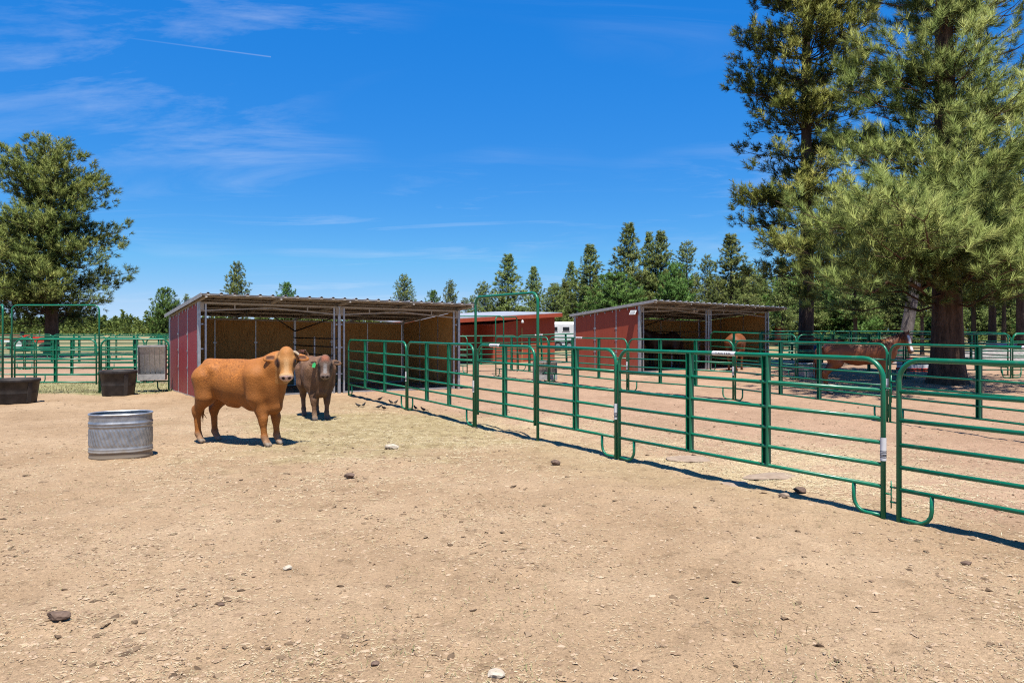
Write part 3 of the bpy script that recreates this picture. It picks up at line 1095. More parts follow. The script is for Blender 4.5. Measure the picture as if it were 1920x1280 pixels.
    if lamp:
        lp = MB()
        lp.box((-0.14, 0.22, 2.28), (0.02, 0.30, 0.18), 0, Matrix.Rotation(R(28), 3, 'Y'))
        lp.tube([(-0.02, 0.22, 2.2), (-0.13, 0.22, 2.24)], 0.015, 6)
        l1 = lp.build('solar_lamp', M['white_plastic'], t)
        MB().box((-0.153, 0.22, 2.286), (0.006, 0.24, 0.13), 0, Matrix.Rotation(R(28), 3, 'Y')).build('solar_cell', M['galv_dull'], l1)
        fl = MB()
        fl.box((2.75, -0.07, 2.44), (0.16, 0.06, 0.13))
        fl.tube([(2.68, -0.1, 2.40), (2.66, -0.2, 2.36)], [0.035, 0.05], 10)
        fl.tube([(2.82, -0.1, 2.40), (2.84, -0.2, 2.36)], [0.035, 0.05], 10)
        fl.build('flood_lamp', M['beam'], t)
    # the plan is slightly out of square
    for o_ in t.children_recursive:
        for v_ in o_.data.vertices:
            v_.co.x -= shear * v_.co.y
    return t


s1 = G(373, 747)
make_shelter('nearer red shelter with open front behind the two cattle', s1, R(26.5), 'red_wall', 0.16)
s2 = at(1200, 27.7)
make_shelter('farther red shelter with a solar lamp on its side wall', s2, R(32.0), 'red_wall_warm', 0.09, lamp=True)


# ------------------------------------------------------------------ red barn
def red_barn():
    A = at(925, 39.0)
    B = at(1040, 40.9)
    ax = (B - A)
    W = ax.length
    rz = math.atan2(ax.y, ax.x)
    t = thing('red_barn', 'low red barn with grey metal roof between the two shelters', 'barn', A, rz)
    hL, hR, dp = 2.1, 2.62, 6.0
    x0 = -5.5
    sl = (hR - hL) / W

    def hz(x):
        return hL + sl * x
    b = MB()
    vs = [(0, 0, -0.1), (W, 0, -0.1), (W, 0, hz(W)), (0, 0, hz(0)), (0, 1.7, -0.1), (W, dp, -0.1), (W, dp, hz(W) + 0.05), (0, 1.7, hz(0))]
    b.add(vs, [(0, 1, 2, 3), (1, 5, 6, 2), (4, 0, 3, 7)])
    vs = [(x0, 1.7, -0.1), (0, 1.7, -0.1), (0, 1.7, hz(0)), (x0, 1.7, hz(0) - 0.25), (x0, dp, -0.1), (x0, dp, hz(0) - 0.3), (W, dp, -0.1), (W, dp, hz(W) + 0.05)]
    b.add(vs, [(0, 1, 2, 3), (4, 0, 3, 5), (6, 4, 5, 7)])
    b.build('wall', M['red_wall_warm'], t)
    b = MB()
    r0, r1 = x0 - 0.3, W + 0.2
    f0, f1, bk = 2.2, 2.76, 0.26
    vs = [(r0, -0.45, f0), (r1, -0.45, f1), (r1, dp + 0.3, f1 + bk * 0.8), (r0, dp + 0.3, f0 + bk * 1.15)]
    vs += [(x, y, z - 0.05) for x, y, z in vs]
    b.add(vs, [(0, 1, 2, 3), (7, 6, 5, 4), (0, 4, 5, 1), (1, 5, 6, 2), (2, 6, 7, 3), (3, 7, 4, 0)])
    b.build('roof', M['roof_metal'], t)
    b = MB()
    b.bar((r0, -0.47, f0 - 0.14), (r1, -0.47, f1 - 0.14), 0.03, 0.2)
    b.build('fascia', M['red_wall_warm'], t)
    for x, top in ((1.75, 1.9), (2.9, 1.7), (-1.0, 1.6), (-2.0, 1.5)):
        y = -0.02 if x > 0 else 1.68
        MB().box((x, y, top / 2), (0.07, 0.03, top)).build('worn_batten', M['tan_wood'], t)
    lp = MB()
    lp.tube([(1.5, -0.52, hz(1.5) + 0.02), (1.5, -0.52, hz(1.5) - 0.12), (1.5, -0.52, hz(1.5) - 0.16)], [0.03, 0.09, 0.02], 10)
    lp.build('wall_lamp', M['white_plastic'], t)
    return t


red_barn()

# small red building with a green roof, far behind
gb = thing('farm_building', 'small far red building with green roof behind the tall pine trunk', 'building', at(1533, 66.0), R(12))
b = MB().box((0, 2.5, 0.95), (2.4, 5, 2.0))
b.build('wall', M['red_wall_warm'], gb)
b = MB()
vs = [(-1.6, -0.3, 1.9), (1.6, -0.3, 1.9), (1.6, 2.5, 2.75), (-1.6, 2.5, 2.75), (1.6, 5.3, 1.9), (-1.6, 5.3, 1.9)]
vs += [(x, y, z - 0.08) for x, y, z in vs]
b.add(vs, [(0, 1, 2, 3), (3, 2, 4, 5), (6, 9, 8, 7), (9, 11, 10, 8), (0, 6, 7, 1), (1, 7, 8, 2), (2, 8, 10, 4), (4, 10, 11, 5), (5, 11, 9, 3), (3, 9, 6, 0)])
b.build('roof', M['green_roof'], gb)
MB().box((0.3, -0.02, 1.1), (1.5, 0.05, 0.5)).build('door', M['white_paint'], gb)

# ------------------------------------------------------------------ pipe panels
TUBE = 0.0235
RAILZ = [1.22, 0.95, 0.72, 0.51, 0.30]
_cache = {}


def arc(cx_, cz_, r_, a0_, a1_, n=7):
    return [(cx_ + r_ * math.cos(a0_ + (a1_ - a0_) * i / n), 0, cz_ + r_ * math.sin(a0_ + (a1_ - a0_) * i / n)) for i in range(n + 1)]


def cached(key, fn):
    if key not in _cache:
        _cache[key] = fn()
    return _cache[key]


def frame_mesh(L, H=1.52, r_=0.2, foot_=0.0, left=True, right=True, n=9):
    pts = []
    if left:
        pts += [(0, 0, foot_)] + arc(r_, H - r_, r_, math.pi, math.pi / 2)
    else:
        pts += [(0, 0, H)]
    if right:
        pts += arc(L - r_, H - r_, r_, math.pi / 2, 0) + [(L, 0, foot_)]
    else:
        pts += [(L, 0, H)]
    return MB().tube(pts, TUBE + 0.001, n)


def foot_mesh(sg, n=8):
    pts = [(sg * 0.30, 0, 0.30), (sg * 0.30, 0, 0.15)] + [(sg * (0.17 + 0.13 * math.cos(a)), 0, 0.15 - 0.13 * math.sin(a)) for a in (0.4, 0.8, 1.2, 1.57)] + [(sg * 0.02, 0, 0.025)]
    return MB().tube(pts, 0.019, n)


def stay_mesh(z0_, z1_):
    b = MB()
    h_ = z1_ - z0_
    zc = (z0_ + z1_) / 2
    b.box((0, 0.028, zc), (0.085, 0.006, h_))
    b.box((-0.039, 0.0, zc), (0.007, 0.05, h_ - 0.004))
    b.box((0.032, -0.028, zc), (0.022, 0.006, h_))
    b.box((0.039, 0.0, zc), (0.007, 0.05, h_ - 0.004))
    return b


def text_mesh(txt, size):
    cu = bpy.data.curves.new('lettering', 'FONT')
    cu.body = txt
    cu.size = size
    cu.align_x = 'CENTER'
    cu.align_y = 'CENTER'
    tmp = bpy.data.objects.new('lettering', cu)
    COL.objects.link(tmp)
    dg = bpy.context.evaluated_depsgraph_get()
    me = bpy.data.meshes.new_from_object(tmp.evaluated_get(dg))
    bpy.data.objects.remove(tmp, do_unlink=True)
    bpy.data.curves.remove(cu)
    me.materials.clear()
    me.materials.append(M['ink'])
    return me


def rail_sticker(t, x, z):
    """white label wrapped on the top rail with dark lettering"""
    me = cached('rail_sticker', lambda: MB().tube([(-0.17, 0, 0), (0.17, 0, 0)], TUBE + 0.0045, 10, caps=False).mesh('sticker', M['paper']))
    st = obj('sticker', me, t, (x, 0, z))
    tm = cached('rail_text', lambda: text_mesh('TARTER', 0.075))
    for sg in (1, -1):
        l_ = obj('lettering', tm, st, (0, -0.0295 * sg, 0.0))
        l_.rotation_euler = (R(90), 0, 0 if sg > 0 else math.pi)
        l_.scale = (0.9, 0.55, 1)
    return st


def post_sticker(t, x, z, L=0.22):
    me = cached(('post_sticker', L), lambda: MB().tube([(0, 0, -L / 2), (0, 0, L / 2)], TUBE + 0.0045, 10, caps=False).mesh('sticker', M['paper']))
    st = obj('sticker', me, t, (x, 0, z))

    def bars():
        b = MB()
        for k, zc in enumerate((-0.08, -0.065, -0.055, -0.038, -0.022)):
            b.tube([(0, 0, zc), (0, 0, zc + 0.006)], TUBE + 0.0065, 10, caps=False)
        return b.mesh('bar_code', M['ink'])
    obj('bar_code', cached('bars', bars), st)
    return st


def pins_mesh():
    b = MB()
    for z in (0.0,):
        b.tube([(-0.085, 0, z + 0.07), (0.0, 0, z + 0.07)], 0.009, 6)
        b.tube([(-0.085, 0, z - 0.07), (0.0, 0, z - 0.07)], 0.009, 6)
        b.tube([(-0.14, 0, z), (-0.075, 0, z)], 0.009, 6)
        b.tube([(-0.075, 0, z - 0.13), (-0.075, 0, z + 0.13)], 0.007, 6)
    return b


PN = 'green pipe corral panels'


def panel(P, Q, label, stays=(0.33, 0.67), feet=(1, 1), sticker=None, psticker=None, n=9, pins=True, group=PN, gap=0.035, gap_end=None):
    P, Q = Vector(P), Vector(Q)
    d = Q - P
    d.normalize()
    P = P + d * gap
    Q = Q - d * (gap if gap_end is None else gap_end)
    L = round((Q - P).length, 2)
    t = thing('corral_panel', label, 'fence panel', P, math.atan2(d.y, d.x), group)
    t.rotation_euler = (0, -math.asin(max(-1, min(1, d.z))), math.atan2(d.y, d.x))
    g = M['green']
    obj('frame', cached(('frame', L, n), lambda: frame_mesh(L, n=n).mesh('frame', g)), t)
    for z in RAILZ:
        obj('rail', cached(('rail', L, n), lambda: MB().tube([(0.012, 0, 0), (L - 0.012, 0, 0)], 0.0205, n).mesh('rail', g)), t, (0, 0, z))
    for f_ in stays:
        obj('stay', cached('stay', lambda: stay_mesh(0.285, 1.515).mesh('stay', g)), t, (L * f_, 0, 0))
    if feet[0]:
        obj('foot', cached('footl', lambda: foot_mesh(1).mesh('foot', g)), t)
    if feet[1]:
        obj('foot', cached('footr', lambda: foot_mesh(-1).mesh('foot', g)), t, (L, 0, 0))
    if pins:
        for z in (0.24, 1.24):
            hp_ = obj('hinge_pin', cached('pins', lambda: pins_mesh().mesh('hinge_pin', g)), t, (0, 0, z))
            hp_.scale = (gap / 0.075, 1, 1)
    if sticker is not None:
        rail_sticker(t, L * sticker, 1.52)
    if psticker is not None:
        post_sticker(t, L, psticker)
    return t


def bow_gate(P, Q, label, gate_w, H=2.40, fixed=True, sticker=None, psticker=None, ajar=0.0, n=9, leaf=True):
    """tall arch with a walk-through gate leaf; beyond it a fixed stretch of rails"""
    P, Q = Vector(P), Vector(Q)
    d = Q - P
    d.normalize()
    P = P + d * 0.035
    L = (Q - P).length - 0.035
    t = thing('bow_gate', label, 'gate', P, math.atan2(d.y, d.x), 'green arched walk-through gates')
    t.rotation_euler = (0, -math.asin(max(-1, min(1, d.z))), math.atan2(d.y, d.x))
    g = M['green']
    frame_mesh(gate_w, H, 0.16, 0.0, n=n).build('arch', g, t)
    if leaf:
        w = gate_w - 0.16
        lf = frame_mesh(w, 1.52, 0.2, 0.24, n=n).build('gate_leaf', g, t, (0.08, 0, 0), ajar)
        for z in RAILZ:
            MB().tube([(0.012, 0, z), (w - 0.012, 0, z)], 0.0205, n).build('rail', g, lf)
        obj('stay', cached('stay', lambda: stay_mesh(0.285, 1.515).mesh('stay', g)), lf, (w * 0.5, 0, 0))
        for z in (0.55, 1.15):
            b = MB()
            b.tube([(w + 0.0, 0, z), (w + 0.09, 0, z)], 0.012, 6)
            b.tube([(w + 0.045, 0, z - 0.05), (w + 0.045, 0, z + 0.05)], 0.01, 6)
            b.build('hinge', g, lf)
        MB().tube([(-0.085, 0, 0.9), (0.01, 0, 0.9)], 0.012, 6).build('latch', g, lf)
        if sticker is not None:
            rail_sticker(lf, w * sticker, 1.52)
    if fixed:
        frame_mesh(L - gate_w, 1.52, 0.2, 0.0, left=False, n=n).build('side_frame', g, t, (gate_w, 0, 0))
        for z in RAILZ:
            MB().tube([(gate_w + 0.012, 0, z), (L - 0.012, 0, z)], 0.0205, n).build('rail', g, t)
        obj('stay', cached('stay', lambda: stay_mesh(0.285, 1.515).mesh('stay', g)), t, (gate_w + (L - gate_w) * 0.52, 0, 0))
        obj('foot', cached('footr', lambda: foot_mesh(-1).mesh('foot', g)), t, (L, 0, 0))
        for z in (0.24, 1.24):
            hp_ = obj('hinge_pin', cached('pins', lambda: pins_mesh().mesh('hinge_pin', g)), t, (L + 0.035, 0, z))
            hp_.scale = (0.4, 1, 1)
    if psticker is not None:
        post_sticker(t, L, psticker)
    return t


# near fence, from the shelter towards the camera
a0, a1, a2, a3, a4 = G(653, 741), G(763, 768), G(890, 800), G(1158, 860), G(1671, 974)
dirn = (a4 - a3).normalized()
panel(a0, a1, 'green panel that starts at the middle posts of the left shelter', feet=(1, 1), psticker=0.75)
panel(a1, a2, 'green panel between the shelter one and the tall arched gate', feet=(1, 1), psticker=0.75)
bow_gate(a2, a3, 'green tall arched gate in the near fence, right of the left shelter', (G(1012, 826) - a2).length - 0.03, sticker=0.33, psticker=0.66)
panel(a3, a4, 'long green panel with white label on its top rail, in the middle foreground', stays=(0.345, 0.645), sticker=0.49, psticker=0.66, gap_end=0.075)
panel(a4, a4 + dirn * 3.74, 'nearest green panel, cut off by the right edge of the picture', stays=(0.4, 0.75), gap=0.075)

# second fence, across the pens
b0, b1, b2, b3, b4, b5 = G(929, 705), G(1029, 716), G(1177, 733), G(1377, 750), G(1666, 793), None
panel(b0, b1, 'green panel behind the arched gate, in front of the red barn', n=7)
panel(b1, b2, 'green panel in front of the farther shelter side wall', n=7, sticker=0.42, psticker=0.75)
panel(b2, b3, 'green panel in front of the farther shelter open front', n=7, psticker=0.75)
panel(b3, b4, 'green panel in front of the chestnut horse body', stays=(0.36, 0.62), n=7, psticker=0.75)
panel(b4, b4 + (b4 - b3).normalized() * 3.75, 'green panel right of the chestnut horse, behind the nearest panel', stays=(0.5, 0.85), sticker=0.75, n=7)
bow_gate(G(852, 702), G(925, 703), 'green tall arch beside the right end of the left shelter, in the second fence', 2.0, 2.34, fixed=False, leaf=False, n=7)
bow_gate(G(929, 702), G(1009, 691), 'thin green tall arch in front of the middle of the red barn', 1.9, 2.32, fixed=False, leaf=False, n=7)
panel(G(800, 694), G(877, 700), 'green panel whose end shows right of the left shelter corner', n=6)
# fence in front of the barn
c0, c1, c2, c3 = at(760, 31), at(872, 31.5), at(971, 31.8), at(1110, 31.2)
panel(c0, c2, 'long green panel in front of the left part of the red barn', n=6)
panel(c2, c3, 'green panel in front of the right end of the red barn and white trailer', n=6, sticker=0.3)
# right pens
r0, r1 = G(1331, 694), G(1493, 712)
panel(r0, r1, 'green panel joining the farther shelter front, by the brown horse rump', n=6, stays=(0.3, 0.62))
r2, r3 = at(1696, 25.0), at(1897, 25.2)
panel(G(1494, 712), r2, 'green panel directly behind the chestnut horse', n=6)
panel(r2, r3, 'green panel in front of the big reddish trunk', n=6)
panel(r3, at(2100, 25.4), 'green panel at the right edge behind the big trunk shade', n=6)
q0 = at(1398, 31)
q = [at(p_, 31.5) for p_ in (1373, 1541, 1702)]
panel(q[0], q[1], 'farther green panel in front of the tall pine trunk', n=6)
panel(q[1], q[2], 'farther green panel behind the chestnut horse back', n=6)
panel(q[2], G(1891, 704), 'farther green panel with rounded right end by the gravel heap', n=6)
panel(G(1897, 704), G(2075, 704), 'farther green panel right of the gravel heap junction', n=6)
panel(at(1440, 40), at(1560, 40), 'farthest green panel left of the tall pine trunk', n=6)
panel(at(1562, 40), at(1690, 40), 'farthest green panel right of the tall pine trunk', n=6)

# left pen
l0, l1, l2 = G(20, 736), G(187, 736), G(319, 733)
bow_gate(l0, l1, 'green wide arched gate at the left, behind the black tubs', (l1 - l0).length - 0.05, 2.5, fixed=False, n=8)
panel(l1, l2, 'green panel with a hay feeder hung on it, left of the left shelter', n=8, stays=(0.5,), feet=(0, 1))
gd = Vector((0.50, -0.866, 0))
l3 = l0 + gd * 2.1
bow_gate(l0 + Vector((-0.25, -0.3, 0)), l3, 'green arched gate seen edge-on at the left edge of the picture', 1.9, 2.45, fixed=False, n=8)
panel(l3 + Vector((-0.25, 0, 0)), l3 + gd * 3.7 + Vector((-0.45, 0, 0)), 'green panel running edge-on toward the camera at the left edge', n=8)
f1 = [at(p_, 24.6) for p_ in (-140, 66, 272, 478)]
for k, lab in ((0, 'green panel behind the wide left gate, left half'), (1, 'green panel behind the right half of the wide left gate'), (2, 'green panel behind the hay feeder, running behind the left shelter')):
    panel(f1[k], f1[k + 1], lab, n=6)
f2 = [at(p_, 33.0) for p_ in (-108, 46, 200, 354)]
for k, lab in ((0, 'far green panel at the left edge, below the round pine'), (1, 'far green panel in front of the round pine trunk'), (2, 'far green panel left of the left shelter, below the distant wood')):
    panel(f2[k], f2[k + 1], lab, n=6)
f3 = [at(p_, 43.0) for p_ in (-20, 99, 218, 337)]
for k, lab in ((0, 'farthest left green panel by the red tractor'), (1, 'farthest green panel right of the round pine trunk'), (2, 'farthest green panel under the small pointed pine')):
    panel(f3[k], f3[k + 1], lab, n=5)


# ------------------------------------------------------------------ animals: one continuous skin from blended volumes
def round_cone(P, a, b, r1, r2):
    a, b = np.array(a, float), np.array(b, float)
    ab = b - a
    t = np.clip(((P - a) @ ab) / max(ab @ ab, 1e-9), 0, 1)
    d = np.linalg.norm(P - a - t[..., None] * ab, axis=-1)
    return d - (r1 + t * (r2 - r1))


def ellipsoid(P, c, r, Mx=None):
    q = P - np.array(c, float)
    if Mx is not None:
        q = q @ Mx
    r = np.array(r, float)
    k0 = np.linalg.norm(q / r, axis=-1)
    k1 = np.linalg.norm(q / r ** 2, axis=-1) + 1e-9
    return k0 * (k0 - 1) / k1


def sdf_skin(name, prims, h):
    """prims: (kind, data, k) ; kind 'c' cone, 'e' ellipsoid, '-' carved cone"""
    lo, hi = np.full(3, 1e9), np.full(3, -1e9)

    def bounds(p):
        if p[0] in 'c-':
            a, b, r1, r2 = p[1][:4]
            r = max(r1, r2)
            A = np.array([a, b], float)
            return A.min(0) - r, A.max(0) + r
        c_, r = p[1][:2]
        r = max(r)
        return np.array(c_) - r, np.array(c_) + r
    for p in prims:
        if p[0] == '-':
            continue
        l_, u_ = bounds(p)
        lo, hi = np.minimum(lo, l_), np.maximum(hi, u_)
    lo -= 4 * h
    hi += 4 * h
    n = np.ceil((hi - lo) / h).astype(int) + 1
    ax = [lo[i] + h * np.arange(n[i]) for i in range(3)]
    Fd = np.full(n, 0.3)
    for p in prims:
        l_, u_ = bounds(p)
        k = p[2]
        i0 = np.maximum(((l_ - k - 3 * h - lo) / h).astype(int), 0)
        i1 = np.minimum(((u_ + k + 3 * h - lo) / h).astype(int) + 2, n)
        sl = tuple(slice(a, b) for a, b in zip(i0, i1))
        Pg = np.stack(np.meshgrid(*[ax[i][sl[i]] for i in range(3)], indexing='ij'), -1)
        sy = p[3] if len(p) > 3 else 1.0
        if p[0] in 'c-':
            a, b, r1, r2 = p[1]
            if sy != 1.0:
                Q = Pg.copy()
                cy = (a[1] + b[1]) / 2
                Q[..., 1] = cy + (Q[..., 1] - cy) / sy
                d = round_cone(Q, a, b, r1, r2) * min(1, sy)
            else:
                d = round_cone(Pg, a, b, r1, r2)
        else:
            d = ellipsoid(Pg, *p[1])
        f = Fd[sl]
        if p[0] == '-':
            hh = np.maximum(k - np.abs(f + d), 0) / k
            Fd[sl] = np.maximum(f, -d) + hh * hh * k / 4
        else:
            hh = np.maximum(k - np.abs(f - d), 0) / k
            Fd[sl] = np.minimum(f, d) - hh * hh * k / 4
    # surface nets
    nx_, ny_, nz_ = n - 1
    acc = np.zeros((nx_, ny_, nz_, 3), np.float32)
    cnt = np.zeros((nx_, ny_, nz_), np.float32)
    for axis in range(3):
        o1, o2 = [i for i in range(3) if i != axis]
        for j in (0, 1):
            for k in (0, 1):
                sa = [slice(0, n[i] - 1) for i in range(3)]
                sa[o1] = slice(j, n[o1] - 1 + j)
                sa[o2] = slice(k, n[o2] - 1 + k)
                sb = list(sa)
                sb[axis] = slice(1, n[axis])
                a, b = Fd[tuple(sa)], Fd[tuple(sb)]
                cr = (a < 0) != (b < 0)
                t = np.where(cr, a / np.where(cr, a - b, 1), 0)
                off = [0, 0, 0]
                off[o1], off[o2] = j, k
                for i in range(3):
                    acc[..., i] += np.where(cr, t if i == axis else off[i], 0)
                cnt += cr
    act = cnt > 0
    ids = np.full(act.shape, -1, np.int64)
    ids[act] = np.arange(act.sum())
    base = np.argwhere(act)
    V = lo + h * (base + acc[act] / cnt[act][:, None])
    faces = []
    for axis in range(3):
        o1, o2 = (axis + 1) % 3, (axis + 2) % 3
        sa = [slice(1, n[i] - 1) for i in range(3)]
        sa[axis] = slice(0, n[axis] - 1)
        sb = list(sa)
        sb[axis] = slice(1, n[axis])
        a, b = Fd[tuple(sa)] < 0, Fd[tuple(sb)] < 0
        for flip in (False, True):
            cr = (a & ~b) if not flip else (~a & b)
            w = np.argwhere(cr)
            for i in range(3):
                if i != axis:
                    w[:, i] += 1

            def cell(d1, d2):
                q_ = w.copy()
                q_[:, o1] += d1
                q_[:, o2] += d2
                return ids[q_[:, 0], q_[:, 1], q_[:, 2]]
            quad = np.stack([cell(-1, -1), cell(0, -1), cell(0, 0), cell(-1, 0)], 1)
            if flip:
                quad = quad[:, ::-1]
            faces.append(quad)
    FA = np.concatenate(faces)
    FA = FA[(FA >= 0).all(1)]
    # two gentle smoothing passes
    E = np.concatenate([FA[:, [0, 1]], FA[:, [1, 2]], FA[:, [2, 3]], FA[:, [3, 0]]])
    for _ in range(2):
        s_ = np.zeros_like(V)
        c_ = np.zeros(len(V))
        np.add.at(s_, E[:, 0], V[E[:, 1]])
        np.add.at(c_, E[:, 0], 1)
        V = V * 0.5 + 0.5 * s_ / np.maximum(c_, 1)[:, None]
    return V, FA


def skin_obj(name, V, FA, colors, mat, parent, curl=None):
    me = fast_mesh(name, V, FA, True)
    a = me.color_attributes.new('coat', 'FLOAT_COLOR', 'POINT')
    a.data.foreach_set('color', np.concatenate([colors, (np.ones((len(V), 1)) if curl is None else 1 - curl[:, None])], 1).astype(np.float32).ravel())
    me.materials.append(mat)
    return obj(name, me, parent)


def head_frame(face, pitch):
    """face: horizontal facing direction (local), pitch: how far the nose points down"""
    f2 = np.array([face[0], face[1], 0.0])
    f2 /= np.linalg.norm(f2)
    fwd = f2 * math.cos(pitch) + np.array([0, 0, -math.sin(pitch)])
    nrm = f2 * math.sin(pitch) + np.array([0, 0, math.cos(pitch)])
    sid = np.cross(nrm, fwd)
    return np.stack([fwd, sid, nrm], 1)   # columns: along the face, to the animal's left, out of the forehead


def blob(c_, r_, n=10, Mx=None):
    b = MB()
    vs, fs = [], []
    for i in range(n + 1):
        th = math.pi * i / n
        for j in range(n * 2):
            ph = math.pi * j / n
            p = np.array([math.sin(th) * math.cos(ph) * r_[0], math.sin(th) * math.sin(ph) * r_[1], math.cos(th) * r_[2]])
            if Mx is not None:
                p = Mx @ p
            vs.append(tuple(p + np.array(c_)))
    m_ = n * 2
    for i in range(n):
        for j in range(m_):
            fs.append((i * m_ + j, (i + 1) * m_ + j, (i + 1) * m_ + (j + 1) % m_, i * m_ + (j + 1) % m_))
    b.add(vs, fs, 0, True)
    return b


def cow(label, loc, yaw, S, LS, face_world, pitch, head_c, col, mat, horn_sides, tag_side=None, tail_up=False, legs_dx=(0, 0, 0, 0), neck_up=0.0):
    t = thing('cow', label, 'cow', loc, yaw)
    cy, sy = math.cos(-yaw), math.sin(-yaw)
    face = (face_world[0] * cy - face_world[1] * sy, face_world[0] * sy + face_world[1] * cy)
    Hm = head_frame(face, pitch)
    hc = np.array(head_c)                     # centre of the skull between the eyes, before scaling

    def X_(x):
        return x * LS

    pr = []

    def cone(a, b, r1, r2, k=0.06, sy_=1.0):
        pr.append(('c', ((X_(a[0]), a[1], a[2]), (X_(b[0]), b[1], b[2]), r1, r2), k, sy_))
    # trunk
    cone((-0.42, 0, 1.01), (-0.03, 0, 0.955), 0.30, 0.335, 0.05, 0.86)
    cone((-0.03, 0, 0.955), (0.48, 0, 0.985), 0.335, 0.325, 0.08, 0.84)
    cone((-0.46, 0, 1.19), (0.45, 0, 1.20), 0.13, 0.12, 0.08)               # topline
    cone((-0.18, 0, 0.86), (0.32, 0, 0.80), 0.17, 0.215, 0.10)               # belly
    cone((-0.58, 0, 1.24), (-0.66, 0, 1.17), 0.09, 0.07, 0.08)              # tailhead
    for s_, (dxh, dxf) in ((-1, (legs_dx[0], legs_dx[2])), (1, (legs_dx[1], legs_dx[3]))):
        cone((-0.46, s_ * 0.16, 1.21), (-0.32, s_ * 0.20, 1.17), 0.08, 0.07, 0.12)          # hip
        cone((-0.50, s_ * 0.15, 1.02), (-0.47 + dxh * 0.3, s_ * 0.19, 0.74), 0.22, 0.145, 0.05)   # thigh
        cone((-0.48 + dxh * 0.3, s_ * 0.19, 0.74), (-0.655 + dxh * 0.8, s_ * 0.165, 0.50), 0.125, 0.072, 0.08)
        cone((-0.70 + dxh * 0.8, s_ * 0.165, 0.535), (-0.665 + dxh * 0.8, s_ * 0.165, 0.46), 0.055, 0.058, 0.05)   # hock
        cone((-0.665 + dxh * 0.8, s_ * 0.165, 0.48), (-0.65 + dxh, s_ * 0.155, 0.15), 0.056, 0.045, 0.04)
        cone((-0.65 + dxh, s_ * 0.155, 0.14), (-0.61 + dxh, s_ * 0.155, 0.07), 0.054, 0.048, 0.03)
        for q_ in (-1, 1):
            cone((-0.60 + dxh, s_ * 0.155 + q_ * 0.024, 0.06), (-0.56 + dxh, s_ * 0.155 + q_ * 0.027, 0.022), 0.038, 0.030, 0.012)
        cone((0.50, s_ * 0.175, 1.07), (0.50, s_ * 0.20, 0.76), 0.185, 0.13, 0.05)          # shoulder
        cone((0.50, s_ * 0.185, 0.76), (0.60 + dxf * 0.8, s_ * 0.145, 0.42), 0.115, 0.070, 0.07)
        cone((0.605 + dxf * 0.8, s_ * 0.145, 0.43), (0.605 + dxf * 0.8, s_ * 0.145, 0.36), 0.068, 0.058, 0.03)    # knee
        cone((0.60 + dxf * 0.8, s_ * 0.145, 0.38), (0.62 + dxf, s_ * 0.135, 0.15), 0.052, 0.045, 0.04)
        cone((0.62 + dxf, s_ * 0.135, 0.14), (0.655 + dxf, s_ * 0.135, 0.07), 0.055, 0.050, 0.03)
        for q_ in (-1, 1):
            cone((0.665 + dxf, s_ * 0.135 + q_ * 0.025, 0.06), (0.71 + dxf, s_ * 0.135 + q_ * 0.028, 0.022), 0.040, 0.031, 0.012)
    # brisket, neck
    cone((0.62, 0, 0.92), (0.72, 0, 0.62), 0.22, 0.115, 0.10, 0.8)
    cone((0.30, 0, 0.66), (0.66, 0, 0.60), 0.14, 0.10, 0.10)
    hx = np.array([X_(hc[0]), hc[1], hc[2]])

    def hp(f, s_, n):
        p = hx + Hm @ np.array([f * 0.93, s_, n])
        return p

    def hcone(a, b, r1, r2, k=0.04):
        pr.append(('c', (tuple(hp(*a)), tuple(hp(*b)), r1, r2), k))
    nk = hp(-0.02, 0, -0.12)
    pr.append(('c', ((X_(0.50), 0, 1.08), tuple((np.array([X_(0.5), 0, 1.1]) * 0.4 + nk * 0.6)), 0.26, 0.20), 0.12))
    pr.append(('c', (tuple((np.array([X_(0.5), 0, 1.1]) * 0.45 + nk * 0.55)), tuple(nk), 0.20, 0.145), 0.08))
    thr = hp(0.12, 0, -0.16)
    pr.append(('c', ((X_(0.68), 0, 0.80), tuple(thr), 0.13, 0.09), 0.12))           # dewlap side of the neck
    # skull
    hcone((-0.03, 0, -0.035), (0.10, 0, -0.04), 0.118, 0.122, 0.03)
    hcone((-0.10, 0, -0.02), (-0.02, 0, 0.015), 0.075, 0.09, 0.05)            # poll
    hcone((0.06, 0, -0.05), (0.34, 0, -0.035), 0.115, 0.078, 0.05)
    hcone((0.05, 0.075, -0.10), (0.26, 0.05, -0.11), 0.07, 0.05, 0.05)        # cheeks
    hcone((0.05, -0.075, -0.10), (0.26, -0.05, -0.11), 0.07, 0.05, 0.05)
    hcone((0.20, 0, -0.13), (0.37, 0, -0.105), 0.06, 0.05, 0.05)              # jaw
    hcone((0.355, 0.035, -0.035), (0.355, -0.035, -0.035), 0.072, 0.072, 0.03)  # muzzle
    hcone((0.38, 0, -0.10), (0.36, 0, -0.11), 0.055, 0.05, 0.03)              # lower lip
    for s_ in (-1, 1):
        hcone((0.06, s_ * 0.105, 0.012), (0.11, s_ * 0.108, 0.0), 0.03, 0.03, 0.03)   # brow
        pr.append(('-', (tuple(hp(0.415, s_ * 0.042, -0.005)), tuple(hp(0.44, s_ * 0.05, 0.0)), 0.016, 0.018), 0.012))
        pr.append(('-', (tuple(hp(0.105, s_ * 0.13, -0.012)), tuple(hp(0.115, s_ * 0.15, -0.015)), 0.022, 0.022), 0.015))
        # ear: a leaf held out sideways
        e0, e1 = hp(-0.03, s_ * 0.12, -0.06), hp(0.03, s_ * 0.33, -0.06)
        ex = (e1 - e0) / np.linalg.norm(e1 - e0)
        ez = Hm @ np.array([0.25, 0, 1.0])
        ez -= ex * (ez @ ex)
        ez /= np.linalg.norm(ez)
        ey = np.cross(ez, ex)
        Em = np.stack([ex, ey, ez], 1)
